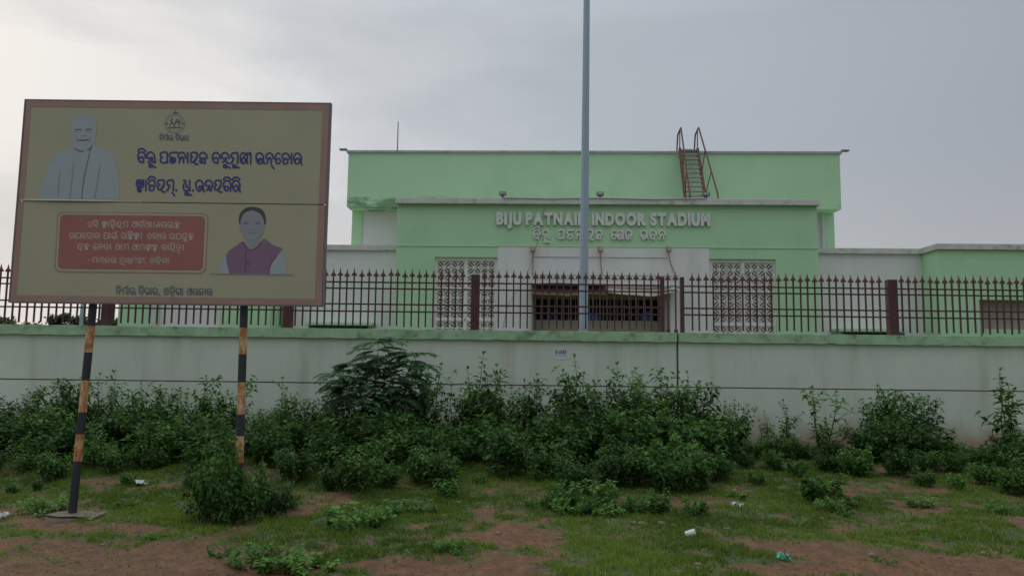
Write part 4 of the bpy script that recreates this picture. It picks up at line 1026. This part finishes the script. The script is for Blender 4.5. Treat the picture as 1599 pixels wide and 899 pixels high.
# row against the wall: tops read from the photo
for (px, py, y, k) in [(8, 604, 12.9, 'tall'), (52, 600, 12.6, 'tall'), (100, 590, 12.9, 'tall'), (128, 576, 13.1, 'tall'), (176, 606, 12.8, 'tall'), (212, 588, 12.7, 'tall'), (258, 596, 12.9, 'tall'), (300, 604, 12.7, 'tall'), (352, 584, 12.9, 'tall'),
                       (412, 628, 12.8, 'tall'), (447, 586, 13.0, 'spire'), (436, 612, 12.6, 'tall'), (484, 612, 12.8, 'tall'), (520, 590, 12.9, 'tall'), (640, 566, 12.9, 'tall'), (663, 552, 13.1, 'spire'), (690, 590, 13.0, 'spire'),
                       (720, 608, 12.7, 'tall'), (752, 547, 12.9, 'spire'), (757, 565, 12.6, 'tall'), (790, 602, 12.8, 'tall'), (822, 580, 13.0, 'tall'), (872, 574, 13.0, 'spire'), (880, 604, 12.7, 'tall'), (911, 551, 13.0, 'spire'), (915, 580, 12.7, 'tall'),
                       (968, 562, 12.9, 'spire'), (960, 590, 12.6, 'tall'), (990, 577, 13.0, 'spire'), (1018, 572, 12.9, 'tall'), (1046, 590, 12.7, 'tall'), (1072, 576, 13.0, 'spire'), (1095, 592, 12.8, 'tall'), (1122, 624, 12.8, 'tall'), (1148, 622, 12.9, 'tall'),
                       (1366, 598, 12.9, 'tall'), (1405, 604, 12.8, 'tall'), (1442, 612, 12.9, 'tall'), (1382, 622, 12.5, 'tall')]:
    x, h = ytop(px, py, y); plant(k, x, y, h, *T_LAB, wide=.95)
for (px, py, y, k, lab) in [(1190, 640, 13.0, 'spire', 'short thin weed spire against the pale wall beyond the dark joint'), (1223, 622, 12.9, 'spire', 'thin weed spire with spaced leaves against the pale wall, beside a taller one'),
                            (1281, 600, 12.9, 'spire', 'solitary leafy weed spire against bare wall between two hedge clumps'), (1570, 571, 12.8, 'spire', 'tallest solitary weed stem against the wall past the wide fence post')]:
    x, h = ytop(px, py, y); plant(k, x, y, h, lab, wide=1.15)
x, h = ytop(588, 527, 12.3); plant('feather', x, 12.3, h, 'tall feathery leaved sapling standing above the hedge against the wall', wide=1.3)
# body of the hedge
for (px, py, y) in [(-20, 640, 11.8), (30, 640, 11.6), (75, 632, 11.9), (118, 645, 11.5), (165, 640, 11.7), (210, 628, 11.9), (250, 640, 11.5), (295, 640, 11.8), (340, 650, 11.6), (385, 660, 11.9), (425, 650, 11.6), (470, 650, 11.8),
                    (520, 640, 11.7), (560, 630, 11.6), (610, 640, 11.5), (650, 650, 11.8), (700, 655, 11.8), (745, 640, 11.7), (790, 650, 12.0), (835, 660, 11.9), (880, 640, 11.7), (925, 630, 11.6), (970, 630, 11.8), (1010, 625, 11.6),
                    (1050, 640, 11.8), (1090, 640, 11.6), (1130, 668, 11.8), (1175, 680, 12.1), (1215, 672, 12.2), (1255, 690, 12.2), (1300, 690, 12.3), (1345, 660, 12.0), (1385, 650, 11.9), (1425, 650, 11.9), (1465, 668, 12.0),
                    (1505, 690, 11.9), (1545, 690, 11.7), (1590, 680, 11.6), (1630, 660, 11.5), (1570, 665, 12.4), (-60, 620, 11.8), (1672, 640, 11.8), (1230, 684, 12.7), (1290, 688, 12.9), (1490, 684, 12.7)]:
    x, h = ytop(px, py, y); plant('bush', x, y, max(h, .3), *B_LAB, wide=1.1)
# front edge
for (px, py, y) in [(-15, 700, 10.3), (45, 705, 10.4), (85, 700, 10.0), (180, 690, 10.6), (240, 690, 10.8), (465, 690, 10.2), (560, 690, 9.6), (525, 715, 9.7), (605, 715, 9.8), (665, 690, 10.2), (690, 705, 10.0), (860, 690, 10.3), (900, 705, 9.6),
                    (960, 690, 10.2), (1010, 680, 10.2), (1050, 700, 9.7), (1085, 690, 10.0), (1120, 700, 10.5), (1340, 690, 11.0), (1400, 690, 11.0), (1540, 715, 10.4), (1585, 722, 9.9), (1620, 700, 10.0)] + [(px_, 676 + 14 * math.sin(px_ * .07), 10.9 + .25 * math.sin(px_ * .11)) for px_ in range(-40, 1140, 92)] + [(px_, 700, 11.3) for px_ in (1165, 1205, 1290, 1320, 1450, 1490)]:
    x, h = ytop(px, py, y); plant('bush', x, y, max(h, .25), *F_LAB, wide=1.0)
for (px, py, y, w_) in [(350, 668, 7.8, .55), (395, 712, 7.9, .7), (325, 712, 8.0, .7), (372, 735, 7.6, .7), (432, 742, 8.2, .8)]:
    x, h = ytop(px, py, y); plant('bush', x, y, max(h, .25), 'leafy shrub crowding the foot of the upright striped hoarding post', 'shrubs at the upright post', wide=w_)
for (px, py, y) in [(450, 765, 8.6), (885, 745, 8.6), (915, 770, 8.3), (940, 745, 8.8), (985, 770, 8.6), (1085, 775, 8.4), (1030, 760, 8.7), (860, 770, 8.8), (1280, 735, 9.2), (1330, 775, 9.0), (700, 745, 9.4), (1180, 730, 10.2), (1245, 715, 10.8), (300, 735, 9.6), (1440, 725, 10.2), (1490, 735, 10.0),
                    (750, 740, 10.0), (420, 745, 9.2), (200, 745, 9.8), (20, 755, 9.3), (60, 745, 9.5)]:
    x, h = ytop(px, py, y); plant('small', x, y, max(h, .16), *S_LAB)
for (px, py, s) in [(70, 800, 1.1), (545, 822, 1.5), (580, 815, 1.2), (400, 884, 1.2), (440, 886, 1.4), (480, 892, 1.2), (380, 800, 1), (610, 800, 1), (660, 800, .9), (940, 805, 1.2), (975, 800, 1), (1300, 800, 1), (1290, 770, 1), (350, 866, .7), (890, 800, 1.1), (840, 792, .9), (1440, 790, .8), (1150, 775, .9), (1560, 800, .9), (700, 860, .6), (1010, 795, 1.1), (240, 842, .5), (200, 790, .8)]:
    p = G(px, py); plant('low', p.x, p.y, .15 * s, *G_LAB, wide=1.3)

# grass: blades following the same patches as the soil
def make_grass(n):
    x = rng.uniform(-8.5, 8.5, n * 3); y = 4.9 + 8.5 * rng.random(n * 3) ** 1.25
    g = green_amt(x, y); cl = vnoise(x, y, 9.0)
    keep = rng.random(n * 3) < np.clip((g - .3) * 1.5, 0.05, 1) * (.25 + .75 * (cl > .4)); x, y, g = x[keep][:n], y[keep][:n], g[keep][:n]; n = len(x)
    z = np.array([gh(a, b) for a, b in zip(x, y)]) - .004
    h = rng.uniform(.018, .05, n) * (.6 + .7 * g); a = rng.uniform(0, 6.28, n); w_ = rng.uniform(.004, .010, n); l = rng.uniform(.0, .045, n); b = rng.uniform(0, 6.28, n)
    P0 = np.stack([x, y, z], 1); S = np.stack([np.cos(a), np.sin(a), 0 * a], 1) * w_[:, None]; T = np.stack([np.cos(b) * l, np.sin(b) * l, h], 1)
    V = np.stack([P0 - S, P0 + S, P0 + T], 1).reshape(-1, 3); Fc = np.arange(n * 3).reshape(-1, 3)
    me = bpy.data.meshes.new('grass'); me.from_pydata(V.tolist(), [], Fc.tolist())
    at = me.attributes.new('tone', 'FLOAT', 'POINT'); at.data.foreach_set('value', np.repeat(np.clip(vnoise(x, y, 1.1) * .8 + rng.uniform(-.25, .35, n), 0, 1), 3))
    o = obj('grass', me, 'grass'); tag(o, 'short patchy grass covering the red earth', 'grass', kind='stuff')
make_grass(280000)
def make_debris(n):
    # dead leaves, clods and grit lying on the earth
    x = rng.uniform(-8, 8, n); y = 4.9 + 7.5 * rng.random(n) ** 1.3; keep = vnoise(x, y, 2.2) + .5 * vnoise(x, y, 6) > .62; x, y = x[keep], y[keep]; n = len(x)
    z = np.array([gh(a, b) for a, b in zip(x, y)]); r_ = rng.uniform(.006, .022, n) * (rng.random(n) ** 2 + .35); a = rng.uniform(0, 6.28, n)
    V = []; Fc = []
    for i in range(n):
        c, s_ = math.cos(a[i]) * r_[i], math.sin(a[i]) * r_[i]; k = len(V)
        V += [(x[i] + c * 1.3, y[i] + s_ * 1.3, z[i] - .003), (x[i] - s_ * .8, y[i] + c * .8, z[i] - .002), (x[i] - c * 1.1, y[i] - s_ * 1.1, z[i] - .003), (x[i] + s_ * .9, y[i] - c * .9, z[i] - .002), (x[i], y[i], z[i] + r_[i] * rng.uniform(.3, .9))]
        Fc += [(k, k + 1, k + 4), (k + 1, k + 2, k + 4), (k + 2, k + 3, k + 4), (k + 3, k, k + 4)]
    me = bpy.data.meshes.new('ground_litter'); me.from_pydata(V, [], Fc); me.update()
    at = me.attributes.new('tone', 'FLOAT', 'POINT'); at.data.foreach_set('value', np.repeat(rng.random(n), 5))
    o = obj('ground_litter', me, 'debris'); tag(o, 'dead leaves clods and grit scattered over the earth', 'litter', kind='stuff')
make_debris(16000)

# stones and litter
def stone(px, py, s, label, group=None, seed=0):
    r = random.Random(seed); p = G(px, py); b = bmesh.new(); bmesh.ops.create_icosphere(b, subdivisions=2, radius=s)
    k = Vector((r.uniform(.8, 1.4), r.uniform(.7, 1.1), r.uniform(.45, .7)))
    for v in b.verts:
        f = 1 + .25 * math.sin(v.co.x / s * 2.3 + seed) * math.cos(v.co.y / s * 2.9 + seed * 2) + r.uniform(-.07, .07)
        v.co = Vector((v.co.x * k.x, v.co.y * k.y, v.co.z * k.z)) * f
    me = bpy.data.meshes.new('stone'); b.to_mesh(me); b.free(); o = obj('stone', me, 'rock'); o.location = (p.x, p.y, gh(p.x, p.y) + s * .2); o.rotation_euler = (0, 0, r.uniform(0, 6)); tag(o, label, 'stone', group)
for i, (px, py, s) in enumerate([(px_, py_, s_ * .75) for px_, py_, s_ in [(716, 785, .045), (792, 792, .03), (695, 806, .04), (900, 833, .045), (874, 838, .04), (990, 817, .045), (1003, 818, .06), (1033, 818, .06), (988, 837, .04), (725, 826, .035), (778, 832, .04), (1283, 812, .035), (1440, 808, .05), (1488, 812, .045), (1458, 790, .04), (1527, 828, .05), (1537, 864, .05), (1410, 820, .04), (1051, 820, .05), (1137, 826, .04), (1363, 866, .04), (500, 818, .03), (470, 826, .03), (160, 848, .03), (1089, 882, .04), (1468, 869, .03)]]):
    stone(px, py, s, 'small reddish stone lying in the patchy grass', 'small stones in the grass', i)
p = G(1077, 838)
t = empty('paper_cup', (p.x, p.y, gh(p.x, p.y) + .035)); t.rotation_euler = (R(15), R(80), R(20)); tag(t, 'crushed white paper cup lying on the grass', 'cup')
tube('cup_body', [(0, 0, -.045), (0, 0, .045)], [.026, .038], 'plastic', t, 12); tube('rim', [(0, 0, .043), (0, 0, .048)], .04, 'paper', t, 12)
def scrap(px, py, w_, h_, m, label, seed):
    r = random.Random(seed); p = G(px, py); b = bmesh.new(); bmesh.ops.create_grid(b, x_segments=6, y_segments=5, size=1)
    for v in b.verts: v.co = Vector((v.co.x * w_ * r.uniform(.7, 1.1), v.co.y * h_ * r.uniform(.7, 1.1), .03 + r.uniform(-.02, .045)))
    me = bpy.data.meshes.new('litter'); b.to_mesh(me); b.free(); o = obj('litter', me, m); o.location = (p.x, p.y, gh(p.x, p.y) - .006); o.rotation_euler = (R(8), 0, r.uniform(0, 3)); tag(o, label, 'litter')
    md = o.modifiers.new('thick', 'SOLIDIFY'); md.thickness = .004
scrap(218, 757, .10, .07, 'plastic', 'crumpled white plastic scrap under the shrubs between the hoarding posts', 1)
scrap(1222, 874, .06, .03, 'greenplastic', 'small green plastic scrap on bare earth', 2)
scrap(1151, 790, .07, .04, 'plastic', 'flat pale scrap of litter on the grass near the hedge', 4)
scrap(4, 808, .06, .04, 'plastic', 'pale scrap of paper on bare earth beside the leaning post', 6)

# distant trees beyond the wall
def far_tree(px, py_top, Y, wpx, label, seed):
    r = random.Random(seed); p = P(px, py_top, Y); H = p.z; t = empty('distant_tree', (p.x, Y, 0)); tag(t, label, 'tree')
    wr_ = wpx / F * Y / 2; lv = []
    cl = [(Vector((r.uniform(-1, 1) * wr_ * .75, r.uniform(-1, 1) * wr_ * .6, H * r.uniform(.45, .86))), wr_ * r.uniform(.3, .5)) for _ in range(14)] + [(Vector((0, 0, H * .86)), wr_ * .3)]
    for c, rad in cl:
        for _ in range(110):
            d = rv(r, 1); d = d.normalized() * rad * r.random() ** .4; d.z *= .7; q = c + d
            if q.z > H: q.z = H - r.random() * .5
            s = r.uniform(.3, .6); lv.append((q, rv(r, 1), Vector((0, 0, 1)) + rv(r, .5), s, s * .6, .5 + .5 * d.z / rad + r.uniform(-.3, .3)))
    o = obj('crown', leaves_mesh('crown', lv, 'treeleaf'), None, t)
    m = MB().tube([(0, 0, -.1), (.1, 0, H * .4), (0, .1, H * .75)], [.28, .2, .08], 6)
    for c, rad in cl[:6]: m.tube([(.05, 0, H * .35), tuple(c)], [.12, .04], 5)
    m.build('trunk', 'bark', t)
for i, (px, py, Y, wpx, lab) in enumerate([(18, 490, 85, 60, 'low rounded distant tree beyond the wall at the open end of the fence'), (103, 482, 80, 50, 'bushy distant tree behind the fence under the hoarding'), (140, 488, 90, 50, 'dark distant tree beside the thin far pole'), (182, 490, 82, 30, 'distant tree at the corner of the green building'), (-50, 486, 88, 60, 'distant tree outside the far end of the fence'), (60, 498, 95, 40, 'lowest distant tree in the gap between two taller ones')]):
    far_tree(px, py, Y, wpx, lab, i + 3)
